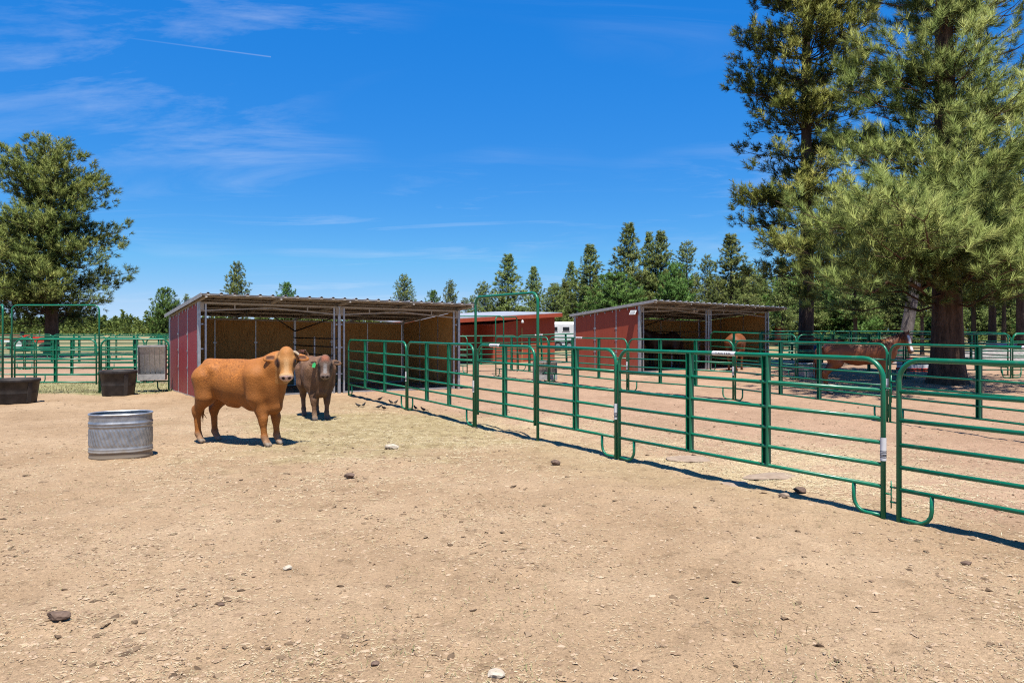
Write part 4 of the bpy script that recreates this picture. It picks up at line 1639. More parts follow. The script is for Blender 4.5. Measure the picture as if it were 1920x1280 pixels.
        pr.append(('e', (tuple((e0 + e1) / 2), (0.125, 0.062, 0.021), Em), 0.03))
        pr.append(('-', (tuple(e0 * 0.55 + e1 * 0.45 + ez * 0.035), tuple(e0 * 0.25 + e1 * 0.75 + ez * 0.032), 0.030, 0.022), 0.015))
    pr.append(('-', (tuple(hp(0.43, 0.05, -0.083)), tuple(hp(0.43, -0.05, -0.083)), 0.006, 0.006), 0.012))
    # tail and sheath
    if tail_up:
        tp = [(-0.66, 0, 1.22), (-0.73, -0.05, 1.36), (-0.66, -0.12, 1.46), (-0.52, -0.16, 1.47)]
    else:
        tp = [(-0.66, 0, 1.20), (-0.73, 0, 1.08), (-0.74, 0, 0.85), (-0.73, 0.02, 0.62)]
        cone((-0.16, 0, 0.63), (0.0, 0, 0.59), 0.06, 0.035, 0.06)
    for i in range(3):
        cone(tp[i], tp[i + 1], 0.036 - i * 0.006, 0.030 - i * 0.006, 0.03)
    V, FA = sdf_skin('body', pr, 0.0135)
    # coat colours: muzzle, hooves, ear linings
    base = np.array(col['coat'])
    C = np.tile(base, (len(V), 1))
    rel = (V - hx) @ Hm
    rel[:, 0] /= 0.93
    z = V[:, 2]

    def blend(mask, c_):
        nonlocal C
        C = C * (1 - mask[:, None]) + np.array(c_) * mask[:, None]
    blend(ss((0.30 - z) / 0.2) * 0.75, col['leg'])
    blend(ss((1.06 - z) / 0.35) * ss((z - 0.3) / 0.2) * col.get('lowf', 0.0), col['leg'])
    headm = ss((rel[:, 0] + 0.16) / 0.12) * (np.abs(rel[:, 1]) < 0.16) * (np.linalg.norm(rel - np.array([0.15, 0, -0.04]), axis=1) < 0.34)
    blend(headm * 0.8, col['face'])
    blend(ss((0.11 - np.abs(rel[:, 1])) / 0.06) * ss((0.10 - rel[:, 0]) / 0.1) * ss((rel[:, 2] + 0.02) / 0.05) * headm, col['poll'])
    blend(ss((0.05 - np.abs(rel[:, 1])) / 0.03) * ss((rel[:, 2] + 0.03) / 0.04) * headm * ss((rel[:, 0] - 0.08) / 0.1), col['blaze'])
    for s_ in (-1, 1):
        d_ = np.linalg.norm((rel - np.array([0.115, s_ * 0.125, -0.02])) * np.array([0.75, 1, 1]), axis=1)
        blend(ss((0.082 - d_) / 0.03), col['eye'])
    mz = ss((rel[:, 0] - 0.335) / 0.03) * (np.abs(rel[:, 1]) < 0.13) * (np.abs(rel[:, 2]) < 0.2) * (rel[:, 0] < 0.6)
    blend(mz, col['muzzle'])
    pad = ss((rel[:, 0] - 0.375) / 0.02) * ss((rel[:, 2] + 0.075) / 0.02) * mz
    blend(pad, col['nose'])
    for s_ in (-1, 1):
        d_ = np.linalg.norm(rel - np.array([0.425, s_ * 0.046, 0.0]), axis=1)
        blend(ss((0.034 - d_) / 0.012), (0.02, 0.012, 0.01))
        e0, e1 = np.array([-0.03, s_ * 0.12, -0.06]), np.array([0.03, s_ * 0.33, -0.06])
        q_ = rel - (e0 * 0.45 + e1 * 0.55)
        inn = ss((0.075 - np.abs(q_[:, 1])) / 0.03) * ss((0.04 - np.abs(q_[:, 0])) / 0.02) * (rel[:, 2] > -0.065) * (np.abs(rel[:, 1]) > 0.14) * (rel[:, 2] < 0.05)
        blend(inn * 0.9, col['ear'])
    lip = ss((0.014 - np.abs(rel[:, 2] + 0.083)) / 0.008) * mz
    blend(lip * 0.7, (0.06, 0.03, 0.02))
    blend(ss((0.20 - z) / 0.08) * 0.55, col.get('dusty', (0.36, 0.25, 0.16)))
    hoofm = ss((0.075 - z) / 0.02)
    blend(hoofm, col['hoof'])
    curl = col.get('curl', 0.0) * ss((z - 0.86) / 0.16) * ss((V[:, 0] + 0.55) / 0.2) * ss((0.42 - V[:, 0]) / 0.25)
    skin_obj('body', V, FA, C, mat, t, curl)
    for s_ in (-1, 1):
        blob(hp(0.105, s_ * 0.120, -0.004), (0.026, 0.02, 0.024)).build('eye', M['eye'], t)
    for s_ in horn_sides:
        MB().tube([hp(-0.08, s_ * 0.09, -0.02), hp(-0.06, s_ * 0.145, 0.0), hp(-0.01, s_ * 0.175, 0.025), hp(0.02, s_ * 0.18, 0.045)], [0.03, 0.026, 0.02, 0.009], 10).build('horn', M['horn'], t)
    if tag_side is not None:
        c_ = hp(0.05, tag_side * 0.22, -0.025)
        b = MB()
        b.box((0, 0, -0.035), (0.065, 0.008, 0.085), 0)
        b.box((0, 0, 0.012), (0.03, 0.01, 0.03), 0)
        o = b.build('ear_tag', M['green_tag'], t, c_)
        o.rotation_euler = (0, R(14), math.atan2(face[1], face[0]) + R(90))
    # hair at the end of the tail
    rg = np.random.default_rng(3)
    e_ = np.array([X_(tp[3][0]), tp[3][1], tp[3][2]])
    b = MB()
    for k in range(26):
        j_ = rg.normal(0, 0.018, 3)
        if tail_up:
            q1 = e_ + np.array([0.10, -0.08, -0.02]) + rg.normal(0, 0.03, 3)
            q2 = e_ + np.array([0.22, -0.15, -0.10]) + rg.normal(0, 0.05, 3)
        else:
            q1 = e_ + np.array([0.0, 0.0, -0.12]) + rg.normal(0, 0.02, 3)
            q2 = e_ + np.array([0.01, 0.0, -0.26]) + rg.normal(0, 0.03, 3)
        b.tube([e_ + j_ * 0.4, q1, q2], [0.008, 0.007, 0.002], 4)
    b.build('tail_switch', M['hair_' + col['hair']], t)
    # hair on the poll
    b = MB()
    for k in range(70):
        s_ = rg.uniform(-0.10, 0.10)
        p0 = hp(rg.uniform(-0.12, -0.02), s_, 0.03 - abs(s_) * 0.35)
        d_ = Hm @ np.array([rg.uniform(-0.01, 0.05), rg.normal(0, 0.02), rg.uniform(0.015, 0.04)])
        b.tube([p0, p0 + d_], [0.007, 0.002], 3)
    b.build('poll_hair', M['hair_' + col['hair']], t)
    t.scale = (S, S, S)
    return t


simple('hair_tan', (0.22, 0.085, 0.02), (0.38, 0.16, 0.04), 30, 0.6)
simple('hair_brown', (0.09, 0.032, 0.016), (0.17, 0.062, 0.03), 30, 0.6)
simple('hair_chestnut', (0.06, 0.02, 0.01), (0.13, 0.045, 0.02), 30, 0.5)

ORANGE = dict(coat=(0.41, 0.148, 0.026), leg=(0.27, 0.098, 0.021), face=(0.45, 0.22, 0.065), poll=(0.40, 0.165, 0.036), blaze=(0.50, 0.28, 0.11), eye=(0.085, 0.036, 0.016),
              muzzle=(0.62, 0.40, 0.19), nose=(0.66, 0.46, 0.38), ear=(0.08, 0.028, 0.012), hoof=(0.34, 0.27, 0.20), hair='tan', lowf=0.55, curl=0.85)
BROWN = dict(coat=(0.24, 0.13, 0.068), leg=(0.085, 0.045, 0.025), face=(0.10, 0.066, 0.048), poll=(0.33, 0.115, 0.06), blaze=(0.23, 0.21, 0.20), eye=(0.045, 0.03, 0.022),
             muzzle=(0.22, 0.15, 0.11), nose=(0.26, 0.20, 0.18), ear=(0.03, 0.014, 0.01), hoof=(0.16, 0.13, 0.11), hair='brown', lowf=0.5, curl=0.4)
cw = Vector((-4.36, 11.62, 0.0))
cow('orange tan steer with small horn, turning its head to the camera', cw, R(-20), 1.0, 1.0, (0.30, -0.954), R(58), (1.00, -0.10, 1.40), ORANGE, M['coat_curly'], (1,),
    legs_dx=(0.0, 0.05, 0.0, 0.02))
cow('dark brown calf with a green ear tag beside the orange steer', Vector((-4.05, 15.05, 0.0)), R(-63), 0.93, 0.84, (0.25, -0.97), R(55), (1.03, 0.02, 1.27), BROWN, M['coat_shaggy'], (), tag_side=-1,
    tail_up=True, legs_dx=(0.05, -0.06, 0.03, -0.03))


def horse(label, loc, yaw, S, LS, face_world, pitch, head_c, col, blaze=True, tail=True, name='horse'):
    t = thing('horse', label, 'horse', loc, yaw)
    cy, sy = math.cos(-yaw), math.sin(-yaw)
    face = (face_world[0] * cy - face_world[1] * sy, face_world[0] * sy + face_world[1] * cy)
    Hm = head_frame(face, pitch)
    hx = np.array([head_c[0] * LS, head_c[1], head_c[2]])
    pr = []

    def cone(a, b, r1, r2, k=0.06, sy_=1.0):
        pr.append(('c', ((a[0] * LS, a[1], a[2]), (b[0] * LS, b[1], b[2]), r1, r2), k, sy_))

    def hp(f, s_, n):
        return hx + Hm @ np.array([f, s_, n])

    def hcone(a, b, r1, r2, k=0.04):
        pr.append(('c', (tuple(hp(*a)), tuple(hp(*b)), r1, r2), k))
    cone((-0.55, 0, 1.20), (-0.05, 0, 1.13), 0.30, 0.305, 0.05, 0.86)
    cone((-0.05, 0, 1.13), (0.48, 0, 1.16), 0.305, 0.30, 0.08, 0.82)
    cone((-0.50, 0, 1.38), (-0.62, 0, 1.34), 0.14, 0.14, 0.12)
    cone((0.38, 0, 1.42), (0.22, 0, 1.36), 0.09, 0.09, 0.12)
    for s_ in (-1, 1):
        cone((-0.60, s_ * 0.13, 1.16), (-0.50, s_ * 0.17, 0.88), 0.225, 0.15, 0.10)
        cone((-0.52, s_ * 0.16, 0.90), (-0.76, s_ * 0.14, 0.58), 0.12, 0.07, 0.07)
        cone((-0.79, s_ * 0.14, 0.60), (-0.75, s_ * 0.14, 0.52), 0.055, 0.055, 0.04)
        cone((-0.76, s_ * 0.14, 0.55), (-0.72, s_ * 0.14, 0.17), 0.048, 0.04, 0.04)
        cone((-0.72, s_ * 0.14, 0.16), (-0.66, s_ * 0.14, 0.08), 0.05, 0.045, 0.03)
        cone((-0.65, s_ * 0.14, 0.075), (-0.64, s_ * 0.14, 0.03), 0.052, 0.062, 0.015)
        cone((0.50, s_ * 0.13, 1.20), (0.45, s_ * 0.16, 0.86), 0.19, 0.11, 0.10)
        cone((0.45, s_ * 0.155, 0.88), (0.50, s_ * 0.13, 0.50), 0.10, 0.062, 0.06)
        cone((0.50, s_ * 0.13, 0.51), (0.50, s_ * 0.13, 0.44), 0.06, 0.054, 0.03)
        cone((0.50, s_ * 0.13, 0.48), (0.50, s_ * 0.13, 0.16), 0.045, 0.038, 0.04)
        cone((0.50, s_ * 0.13, 0.15), (0.55, s_ * 0.13, 0.08), 0.048, 0.044, 0.03)
        cone((0.56, s_ * 0.13, 0.075), (0.57, s_ * 0.13, 0.03), 0.052, 0.062, 0.015)
    cone((0.62, 0, 1.16), (0.60, 0, 0.98), 0.19, 0.14, 0.12)
    nk = hp(-0.02, 0, -0.08)
    n0 = np.array([0.52 * LS, 0, 1.28])
    pr.append(('c', (tuple(n0), tuple(n0 * 0.45 + nk * 0.55), 0.25, 0.16), 0.12))
    pr.append(('c', (tuple(n0 * 0.5 + nk * 0.5), tuple(nk), 0.165, 0.105), 0.08))
    hcone((0.0, 0, -0.03), (0.16, 0, -0.05), 0.085, 0.10, 0.03)
    hcone((0.12, 0, -0.05), (0.46, 0, -0.03), 0.095, 0.062, 0.05)
    hcone((0.10, 0, -0.13), (0.20, 0, -0.13), 0.085, 0.08, 0.05)
    hcone((0.47, 0.02, -0.035), (0.47, -0.02, -0.035), 0.062, 0.062, 0.03)
    hcone((0.49, 0, -0.085), (0.47, 0, -0.09), 0.045, 0.045, 0.03)
    for s_ in (-1, 1):
        hcone((-0.02, s_ * 0.055, 0.0), (-0.16, s_ * 0.075, 0.03), 0.032, 0.010, 0.02)
        pr.append(('-', (tuple(hp(0.515, s_ * 0.038, 0.0)), tuple(hp(0.54, s_ * 0.045, 0.0)), 0.013, 0.015), 0.012))
    V, FA = sdf_skin('body', pr, 0.021)
    C = np.tile(np.array(col['coat']), (len(V), 1))
    rel = (V - hx) @ Hm
    z = V[:, 2]

    def blend(mask, c_):
        nonlocal C
        C = C * (1 - mask[:, None]) + np.array(c_) * mask[:, None]
    blend(ss((0.55 - z) / 0.3) * 0.5, col['dark'])
    if blaze:
        bl = ss((0.042 - np.abs(rel[:, 1])) / 0.015) * ss((rel[:, 2] + 0.02) / 0.03) * ss((rel[:, 0] - 0.02) / 0.04) * (rel[:, 0] < 0.53) * (rel[:, 2] < 0.2)
        blend(bl, (0.72, 0.70, 0.68))
        blend(ss((0.30 - z) / 0.05) * (V[:, 0] < 0), (0.55, 0.5, 0.45))
    mz = ss((rel[:, 0] - 0.47) / 0.04) * (np.abs(rel[:, 1]) < 0.12) * (np.abs(rel[:, 2]) < 0.2) * (rel[:, 0] < 0.65)
    blend(mz * 0.8, (0.10, 0.06, 0.05))
    blend(ss((0.075 - z) / 0.015), (0.12, 0.09, 0.07))
    skin_obj('body', V, FA, C, M['coat_sleek'], t)
    for s_ in (-1, 1):
        blob(hp(0.13, s_ * 0.092, 0.0), (0.02, 0.02, 0.02), 8).build('eye', M['eye'], t)
    rg = np.random.default_rng(9)
    b = MB()
    for k in range(60):
        p0 = np.array([-0.82 * LS, 0, 1.30]) + rg.normal(0, 0.02, 3)
        w_ = rg.normal(0, 0.035, 2)
        b.tube([p0, p0 + np.array([-0.10 + w_[0] * 0.4, w_[1] * 0.4, -0.10]), p0 + np.array([-0.13 + w_[0], w_[1], -0.45]), p0 + np.array([-0.11 + w_[0] * 1.4, w_[1] * 1.4, -0.78 + rg.normal(0, 0.08)])],
               [0.012, 0.013, 0.011, 0.003], 4)
    b.build('tail', M['hair_chestnut'], t)
    b = MB()
    for k in range(110):
        f_ = rg.uniform(0, 1)
        p0 = np.array([0.42 * LS, 0, 1.46]) * (1 - f_) + hp(-0.05, 0, 0.02) * f_
        side_ = 1 if rg.uniform() < 0.5 else -1
        p0 = p0 + np.array([0, 0, 0.02 + 0.03 * math.sin(f_ * 3.1)])
        b.tube([p0, p0 + np.array([-0.02, side_ * 0.07, -0.02]), p0 + np.array([-0.03 + rg.normal(0, 0.03), side_ * 0.13, -0.19 + rg.normal(0, 0.04)])], [0.012, 0.011, 0.003], 4)
    b.build('mane', M['hair_chestnut'], t)
    t.scale = (S, S, S)
    return t


CH = dict(coat=(0.225, 0.073, 0.024), dark=(0.17, 0.052, 0.02))
DK = dict(coat=(0.035, 0.018, 0.012), dark=(0.02, 0.012, 0.01))
horse('chestnut horse with white blaze standing behind the second fence', Vector((9.66, 20.3, float(ground_h(9.6, 20.3)))), R(-13), 1.0, 1.2, (0.05, -1.0), R(62), (0.99, -0.03, 1.66), CH)
hp1 = G(1369, 697)
horse('brown horse turned away, only its rump shows by the farther shelter', hp1 + Vector((0.45, 0.75, 0)), R(62), 0.95, 1.0, (0.3, 1), R(50), (0.95, 0, 1.35), CH, blaze=False)
rz2 = R(32.0)
ins = Vector((s2.x + 2.75 * math.cos(rz2) - 1.7 * math.sin(rz2), s2.y + 2.75 * math.sin(rz2) + 1.7 * math.cos(rz2), s2.z))
horse('black-brown horse standing in the shade inside the farther shelter', ins, R(200), 1.0, 1.0, (-0.95, -0.3), R(40), (0.98, 0, 1.60), DK, blaze=False)


# ------------------------------------------------------------------ tubs, tank, feeders
def lathe(prof, n=48, oval=1.0, smooth=True):
    b = MB()
    vs = [(r_ * math.cos(2 * math.pi * k / n) * oval, r_ * math.sin(2 * math.pi * k / n), z) for r_, z in prof for k in range(n)]
    fs = []
    for i in range(len(prof) - 1):
        for k in range(n):
            l_ = (k + 1) % n
            fs.append((i * n + k, i * n + l_, (i + 1) * n + l_, (i + 1) * n + k))
    b.add(vs, fs, 0, smooth)
    return b


def tub(label, P, ro, hh, oval, rz):
    t = thing('feed_tub', label, 'tub', P, rz, 'black rubber feed tubs')
    rb = ro * 0.80
    prof = [(0.001, 0.0), (rb, 0.0), (rb + 0.006, 0.012), (ro * 0.86, hh * 0.40), (ro * 0.868, hh * 0.41), (ro * 0.868, hh * 0.43), (ro * 0.945, hh * 0.86), (ro * 0.98, hh * 0.865), (ro, hh * 0.88), (ro, hh * 0.975),
            (ro * 0.99, hh), (ro * 0.955, hh), (ro * 0.93, hh * 0.97), (ro * 0.84, hh * 0.45), (rb * 0.93, 0.05), (0.001, 0.05)]
    lathe(prof, 56, oval).build('tub', M['black_rubber'], t)
    for a in (0.55, 2.55, 3.6, 5.7):
        b = MB()
        c_, s_ = math.cos(a), math.sin(a)
        for k in range(7):
            pass
        b.bar((rb * oval * c_ * 1.0, rb * s_ * 1.0, 0.02), (ro * 0.93 * oval * c_, ro * 0.93 * s_, hh * 0.85), 0.10, 0.03, 0, (c_, s_, 0))
        b.build('rib', M['black_rubber'], t)
    # some feed left in it
    lathe([(0.001, hh * 0.42), (ro * 0.5, hh * 0.40), (ro * 0.80, hh * 0.36)], 32, oval).build('feed', M['hay_mat'], t)
    return t


simple('hay_mat', (0.16, 0.12, 0.05), (0.34, 0.27, 0.13), 30, 0.9, bump=0.8, bs=60)
tub('black rubber tub cut off by the left edge of the picture', at(31, 18.0), 0.46, 0.60, 1.12, 0.2)
tub('whole black rubber tub in front of the left gate', at(222, 20.1), 0.435, 0.69, 1.12, -0.1)

tk = thing('stock_tank', 'galvanised oval water tank in the left foreground', 'tank', at(227, 10.35), R(20))


def stadium(hl, r_, n=72):
    pts = []
    per = 4 * hl + 2 * math.pi * r_
    for i in range(n):
        s_ = per * i / n
        if s_ < 2 * hl:
            pts.append((hl - s_, r_, 0, 1))
        elif s_ < 2 * hl + math.pi * r_:
            a = math.pi / 2 + (s_ - 2 * hl) / r_
            pts.append((-hl + r_ * math.cos(a), r_ * math.sin(a), math.cos(a), math.sin(a)))
        elif s_ < 4 * hl + math.pi * r_:
            q_ = s_ - 2 * hl - math.pi * r_
            pts.append((-hl + q_, -r_, 0, -1))
        else:
            a = -math.pi / 2 + (s_ - 4 * hl - math.pi * r_) / r_
            pts.append((hl + r_ * math.cos(a), r_ * math.sin(a), math.cos(a), math.sin(a)))
    return pts


TH = 0.62
st_ = stadium(0.115, 0.285, 220)
rows = []
nzr = 64
for i in range(nzr + 1):
    z = TH * i / nzr
    f_ = z / TH
    row = []
    for k, (x, y, nx_, ny_) in enumerate(st_):
        o_ = 0.0
        for zc, hw, am in ((0.17, 0.028, 0.012), (0.23, 0.02, 0.008), (0.74, 0.02, 0.008), (0.80, 0.028, 0.012), (0.045, 0.02, 0.006)):
            o_ += am * math.exp(-((f_ - zc) / hw) ** 2)
        if 0.29 < f_ < 0.68:
            w_ = min(1, (f_ - 0.29) / 0.03, (0.68 - f_) / 0.03)
            o_ += 0.008 * w_ * max(0, math.sin(2 * math.pi * (k * 46 / 220 + f_ * 4.2)))
        row.append((x + nx_ * o_, y + ny_ * o_, z))
    rows.append(row)
b = MB()
n_ = len(st_)
vs = [p for row in rows for p in row]
fs = [(i * n_ + (k + 1) % n_, i * n_ + k, (i + 1) * n_ + k, (i + 1) * n_ + (k + 1) % n_) for i in range(nzr) for k in range(n_)]
fs = [tuple(reversed(f_)) for f_ in fs]
b.add(vs, [f_[::-1] for f_ in fs], 0, True)
inner = [(x - nx_ * 0.006, y - ny_ * 0.006, z) for z in (TH, 0.03) for (x, y, nx_, ny_) in st_]
b.add(inner, [(k, (k + 1) % n_, n_ + (k + 1) % n_, n_ + k) for k in range(n_)], 0, True)
b.build('tank_wall', M['tank'], tk)
MB().tube([(x, y, TH) for x, y, _, _ in st_[::3]], 0.014, 8, closed=True).build('rim', M['galv'], tk)
b = MB()
b.add([(x - nx_ * 0.01, y - ny_ * 0.01, 0.42) for x, y, nx_, ny_ in st_], [tuple(reversed(range(n_)))])
b.build('water', M['water'], tk)


def feeder(label, P, rz, w=0.72, hh=0.98, zb=0.36):
    t = thing('hay_feeder', label, 'feeder', P, rz, 'galvanised hay feeders hung on panels')
    g = M['galv_dull']
    b = MB()
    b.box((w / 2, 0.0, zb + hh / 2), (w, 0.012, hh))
    b.build('back_plate', M['roof_under'], t)  # dark colour paints in the shade behind the slat gaps
    n = 5
    pw = (w - 0.06) / n
    for k in range(n):
        b = MB()
        xa = 0.03 + k * pw + 0.009
        xb = 0.03 + (k + 1) * pw - 0.009
        vs = [(xa, -0.30, zb + hh), (xb, -0.30, zb + hh), (xb, -0.10, zb + 0.17), (xa, -0.10, zb + 0.17)]
        vs += [(x, y + 0.012, z) for x, y, z in vs]
        b.add(vs, [(3, 2, 1, 0), (4, 5, 6, 7), (0, 1, 5, 4), (2, 3, 7, 6), (1, 2, 6, 5), (3, 0, 4, 7)])
        b.build('slat', M['galv'], t)
    b = MB()
    b.box((w / 2, -0.306, zb + hh - 0.005), (w, 0.025, 0.05))
    b.build('top_rim', g, t)
    b = MB()
    b.box((w / 2, -0.33, zb + 0.085), (w, 0.012, 0.17))
    b.box((w / 2, -0.165, zb + 0.0), (w, 0.33, 0.012))
    b.build('trough', g, t)
    for x in (0.006, w - 0.006):
        b = MB()
        vs = [(x - 0.005, 0, zb), (x - 0.005, -0.33, zb), (x - 0.005, -0.33, zb + 0.17), (x - 0.005, -0.31, zb + hh), (x - 0.005, 0, zb + hh)]
        vs += [(p[0] + 0.01, p[1], p[2]) for p in vs]
        b.add(vs, [(0, 1, 2, 3, 4), (9, 8, 7, 6, 5)] + [(i, 5 + i, 5 + (i + 1) % 5, (i + 1) % 5) for i in range(5)])
        b.build('side_plate', g, t)
    return t


fr = math.atan2(l2.y - l1.y, l2.x - l1.x)
feeder('grey metal hay feeder hanging at the left end of the left shelter', l2 - (l2 - l1).normalized() * 0.80 + Vector((math.sin(fr), -math.cos(fr), 0)) * 0.045, fr)
bd_ = (b1 - b0)
fp = b1 - bd_.normalized() * 0.45
feeder('grey metal hay feeder hung on the second fence below the arch', Vector((fp.x - 0.32, fp.y - 0.02, fp.z - 0.28)), 0.1, 0.8, 0.62, 0.35)

# water trough, barrel, sledge, cart behind the pens
t = thing('water_trough', 'pale grey plastic trough behind the fence, below the tall pine', 'trough', at(1502, 25.9), R(3))
b = MB()
o0 = [(-0.02, -0.3, 0), (0.86, -0.3, 0), (0.86, 0.3, 0), (-0.02, 0.3, 0)]
o1 = [(-0.08, -0.36, 0.44), (0.92, -0.36, 0.44), (0.92, 0.36, 0.44), (-0.08, 0.36, 0.44)]
o2 = [(-0.03, -0.31, 0.44), (0.87, -0.31, 0.44), (0.87, 0.31, 0.44), (-0.03, 0.31, 0.44)]
o3 = [(0.03, -0.25, 0.08), (0.81, -0.25, 0.08), (0.81, 0.25, 0.08), (0.03, 0.25, 0.08)]
b.add(o0 + o1 + o2 + o3, [(k + 4 * j, (k + 1) % 4 + 4 * j, (k + 1) % 4 + 4 * j + 4, k + 4 * j + 4) for j in range(3) for k in range(4)] + [(12, 13, 14, 15)])
b.build('basin', M['grey_poly'], t)
b = MB().tube([(-0.08, -0.36, 0.44), (0.92, -0.36, 0.44), (0.92, 0.36, 0.44), (-0.08, 0.36, 0.44)], 0.025, 6, closed=True)
b.build('rim', M['grey_poly'], t)

t = thing('water_barrel', 'dark blue barrel behind the chestnut horse, by the tall pine', 'barrel', at(1531, 34.0))
lathe([(0.001, 0), (0.27, 0), (0.29, 0.03), (0.30, 0.28), (0.315, 0.30), (0.30, 0.32), (0.30, 0.58), (0.315, 0.60), (0.30, 0.62), (0.28, 0.86), (0.26, 0.88), (0.001, 0.87)], 24).build('drum', M['blue_plastic'], t)
lathe([(0.05, 0.87), (0.05, 0.90), (0.001, 0.90)], 10).build('bung', M['white_plastic'], t)

t = thing('hay_sled', 'red and white tray on the ground beside the big reddish trunk', 'tray', at(1724, 28.5), R(5))
b = MB()
for z0_, z1_, mi in ((0.0, 0.12, 0), (0.12, 0.36, 1), (0.36, 0.46, 0)):
    b.box((0, 0, (z0_ + z1_) / 2), (1.5 - (0.04 if mi else 0), 0.7 - (0.04 if mi else 0), z1_ - z0_), mi)
b.build('tray', [M['red_plastic'], M['white_paint']], t)
MB().tube([(-0.75, 0, 0.4), (-0.95, 0, 0.46), (-1.02, 0.1, 0.5)], 0.015, 6).build('handle', M['white_plastic'], t)

t = thing('garden_cart', 'small blue cart in front of the wood, by the gravel heap', 'cart', at(1877, 44.0), R(10))
b = MB()
b.add([(-0.5, -0.35, 0.35), (0.5, -0.35, 0.35), (0.5, 0.35, 0.35), (-0.5, 0.35, 0.35), (-0.7, -0.45, 0.75), (0.7, -0.45, 0.75), (0.7, 0.45, 0.75), (-0.7, 0.45, 0.75)],
      [(3, 2, 1, 0), (0, 1, 5, 4), (1, 2, 6, 5), (2, 3, 7, 6), (3, 0, 4, 7)])
b.build('bin', M['blue_plastic'], t)
for x in (-0.35, 0.35):
    MB().tube([(x, -0.42, 0.19), (x, -0.36, 0.19)], 0.19, 14).build('wheel', M['tyre'], t)
    MB().tube([(x, 0.36, 0.19), (x, 0.42, 0.19)], 0.19, 14).build('wheel', M['tyre'], t)
MB().tube([(0.6, 0, 0.4), (1.0, 0, 0.8)], 0.02, 6).build('handle', M['dark_pipe'], t)

# gravel heap at the right
rg = np.random.default_rng(21)
gx, gy = np.meshgrid(np.linspace(-7, 7, 90), np.linspace(-3.5, 3.5, 46))
gh = 0.85 * np.exp(-(gx / 4.2) ** 2 - (gy / 1.9) ** 2) + (fbm(gx * 1.6, gy * 1.6, 4, 4) - 0.5) * 0.25 - 0.10
ii = np.arange(gx.size).reshape(gx.shape)
qd = np.stack([ii[:-1, :-1], ii[:-1, 1:], ii[1:, 1:], ii[1:, :-1]], -1).reshape(-1, 4)
gmh = fast_mesh('gravel_heap', np.stack([gx, gy, gh], -1).reshape(-1, 3), qd, True)
gmh.materials.append(M['gravel'])
gp = at(1905, 36.0)
tag(obj('gravel_heap', gmh, None, gp), 'low heap of grey gravel behind the far right panels', 'gravel heap', kind='stuff')

# white horse trailer beyond the barn
tp_ = at(1054, 58)
t = thing('horse_trailer', 'white horse trailer parked between the red barn and farther shelter', 'trailer', tp_, R(8))
b = MB()
sec = [(-1.0, 0.45), (1.0, 0.45), (1.0, 2.05), (0.85, 2.25), (-0.85, 2.25), (-1.0, 2.05)]
L_ = 4.4
vs = [(x_, y, z) for x_ in (-2.6, L_ - 2.6) for y, z in sec]
b.add(vs, [(5, 4, 3, 2, 1, 0), tuple(range(6, 12))] + [(k, (k + 1) % 6, 6 + (k + 1) % 6, 6 + k) for k in range(6)])
b.build('body', M['white_paint'], t)
for x_ in (-1.8, -0.85, 0.1, 1.05):
    f_ = MB().box((x_, -1.01, 1.7), (0.62, 0.03, 0.40)).build('window', M['white_plastic'], t)
    MB().box((x_, -1.03, 1.7), (0.52, 0.02, 0.30)).build('pane', M['glass_dark'], f_)
for x_ in (-0.55, 0.35):
    w_ = MB().tube([(x_, -1.03, 0.36), (x_, -0.78, 0.36)], 0.36, 18).build('wheel', M['tyre'], t)
    MB().tube([(x_, -1.05, 0.36), (x_, -1.02, 0.36)], 0.19, 14).build('rim', M['galv'], w_)
MB().box((-0.1, -1.04, 0.80), (2.0, 0.06, 0.10)).build('fender', M['galv'], t)
MB().box((-0.1, 0, 0.40), (4.2, 1.7, 0.12)).build('chassis', M['dark_pipe'], t)

# red tractor far left
t = thing('tractor', 'small far red tractor seen through the left gate rails', 'tractor', at(62, 60), R(8))
MB().box((0.75, 0, 0.95), (1.4, 0.6, 0.55)).build('hood', M['red_plastic'], t)
MB().box((-0.55, 0, 0.75), (1.3, 0.7, 0.35)).build('chassis', M['dark_pipe'], t)
for y in (-0.65, 0.65):
    MB().box((-0.75, y, 1.25), (1.1, 0.3, 0.09)).build('fender', M['red_plastic'], t)
    w_ = MB().tube([(-0.75, y - 0.17, 0.6), (-0.75, y + 0.17, 0.6)], 0.6, 18).build('wheel', M['tyre'], t)
    MB().tube([(-0.75, y - 0.19, 0.6), (-0.75, y + 0.19, 0.6)], 0.3, 14).build('rim', M['white_paint'], w_)
    MB().tube([(1.1, y - 0.1, 0.36), (1.1, y + 0.1, 0.36)], 0.36, 16).build('wheel', M['tyre'], t)
b = MB().box((-0.6, 0, 1.15), (0.45, 0.5, 0.12))
b.box((-0.85, 0, 1.4), (0.1, 0.5, 0.5))
b.build('seat', M['tyre'], t)
MB().tube([(-0.1, 0, 1.1), (-0.25, 0, 1.5)], 0.02, 6).build('steering_column', M['dark_pipe'], t)
MB().tube([(0.5, 0, 1.2), (0.5, 0, 1.75)], 0.035, 8).build('exhaust', M['dark_pipe'], t)
t = thing('parked_trailer', 'white flat trailer with red boards beyond the far left fence', 'trailer', at(40, 66), R(4))
MB().box((0, 0, 0.75), (3.6, 1.8, 0.12)).build('deck', M['white_paint'], t)
for z in (1.0, 1.3):
    MB().box((0, -0.9, z), (3.6, 0.05, 0.14)).build('side_board', M['red_plastic'], t)
for x_ in (-0.5, 0.4):
    MB().tube([(x_, -0.9, 0.35), (x_, -0.7, 0.35)], 0.35, 16).build('wheel', M['tyre'], t)
MB().bar((1.8, 0, 0.7), (2.9, 0, 0.55), 0.1, 0.1).build('drawbar', M['dark_pipe'], t)


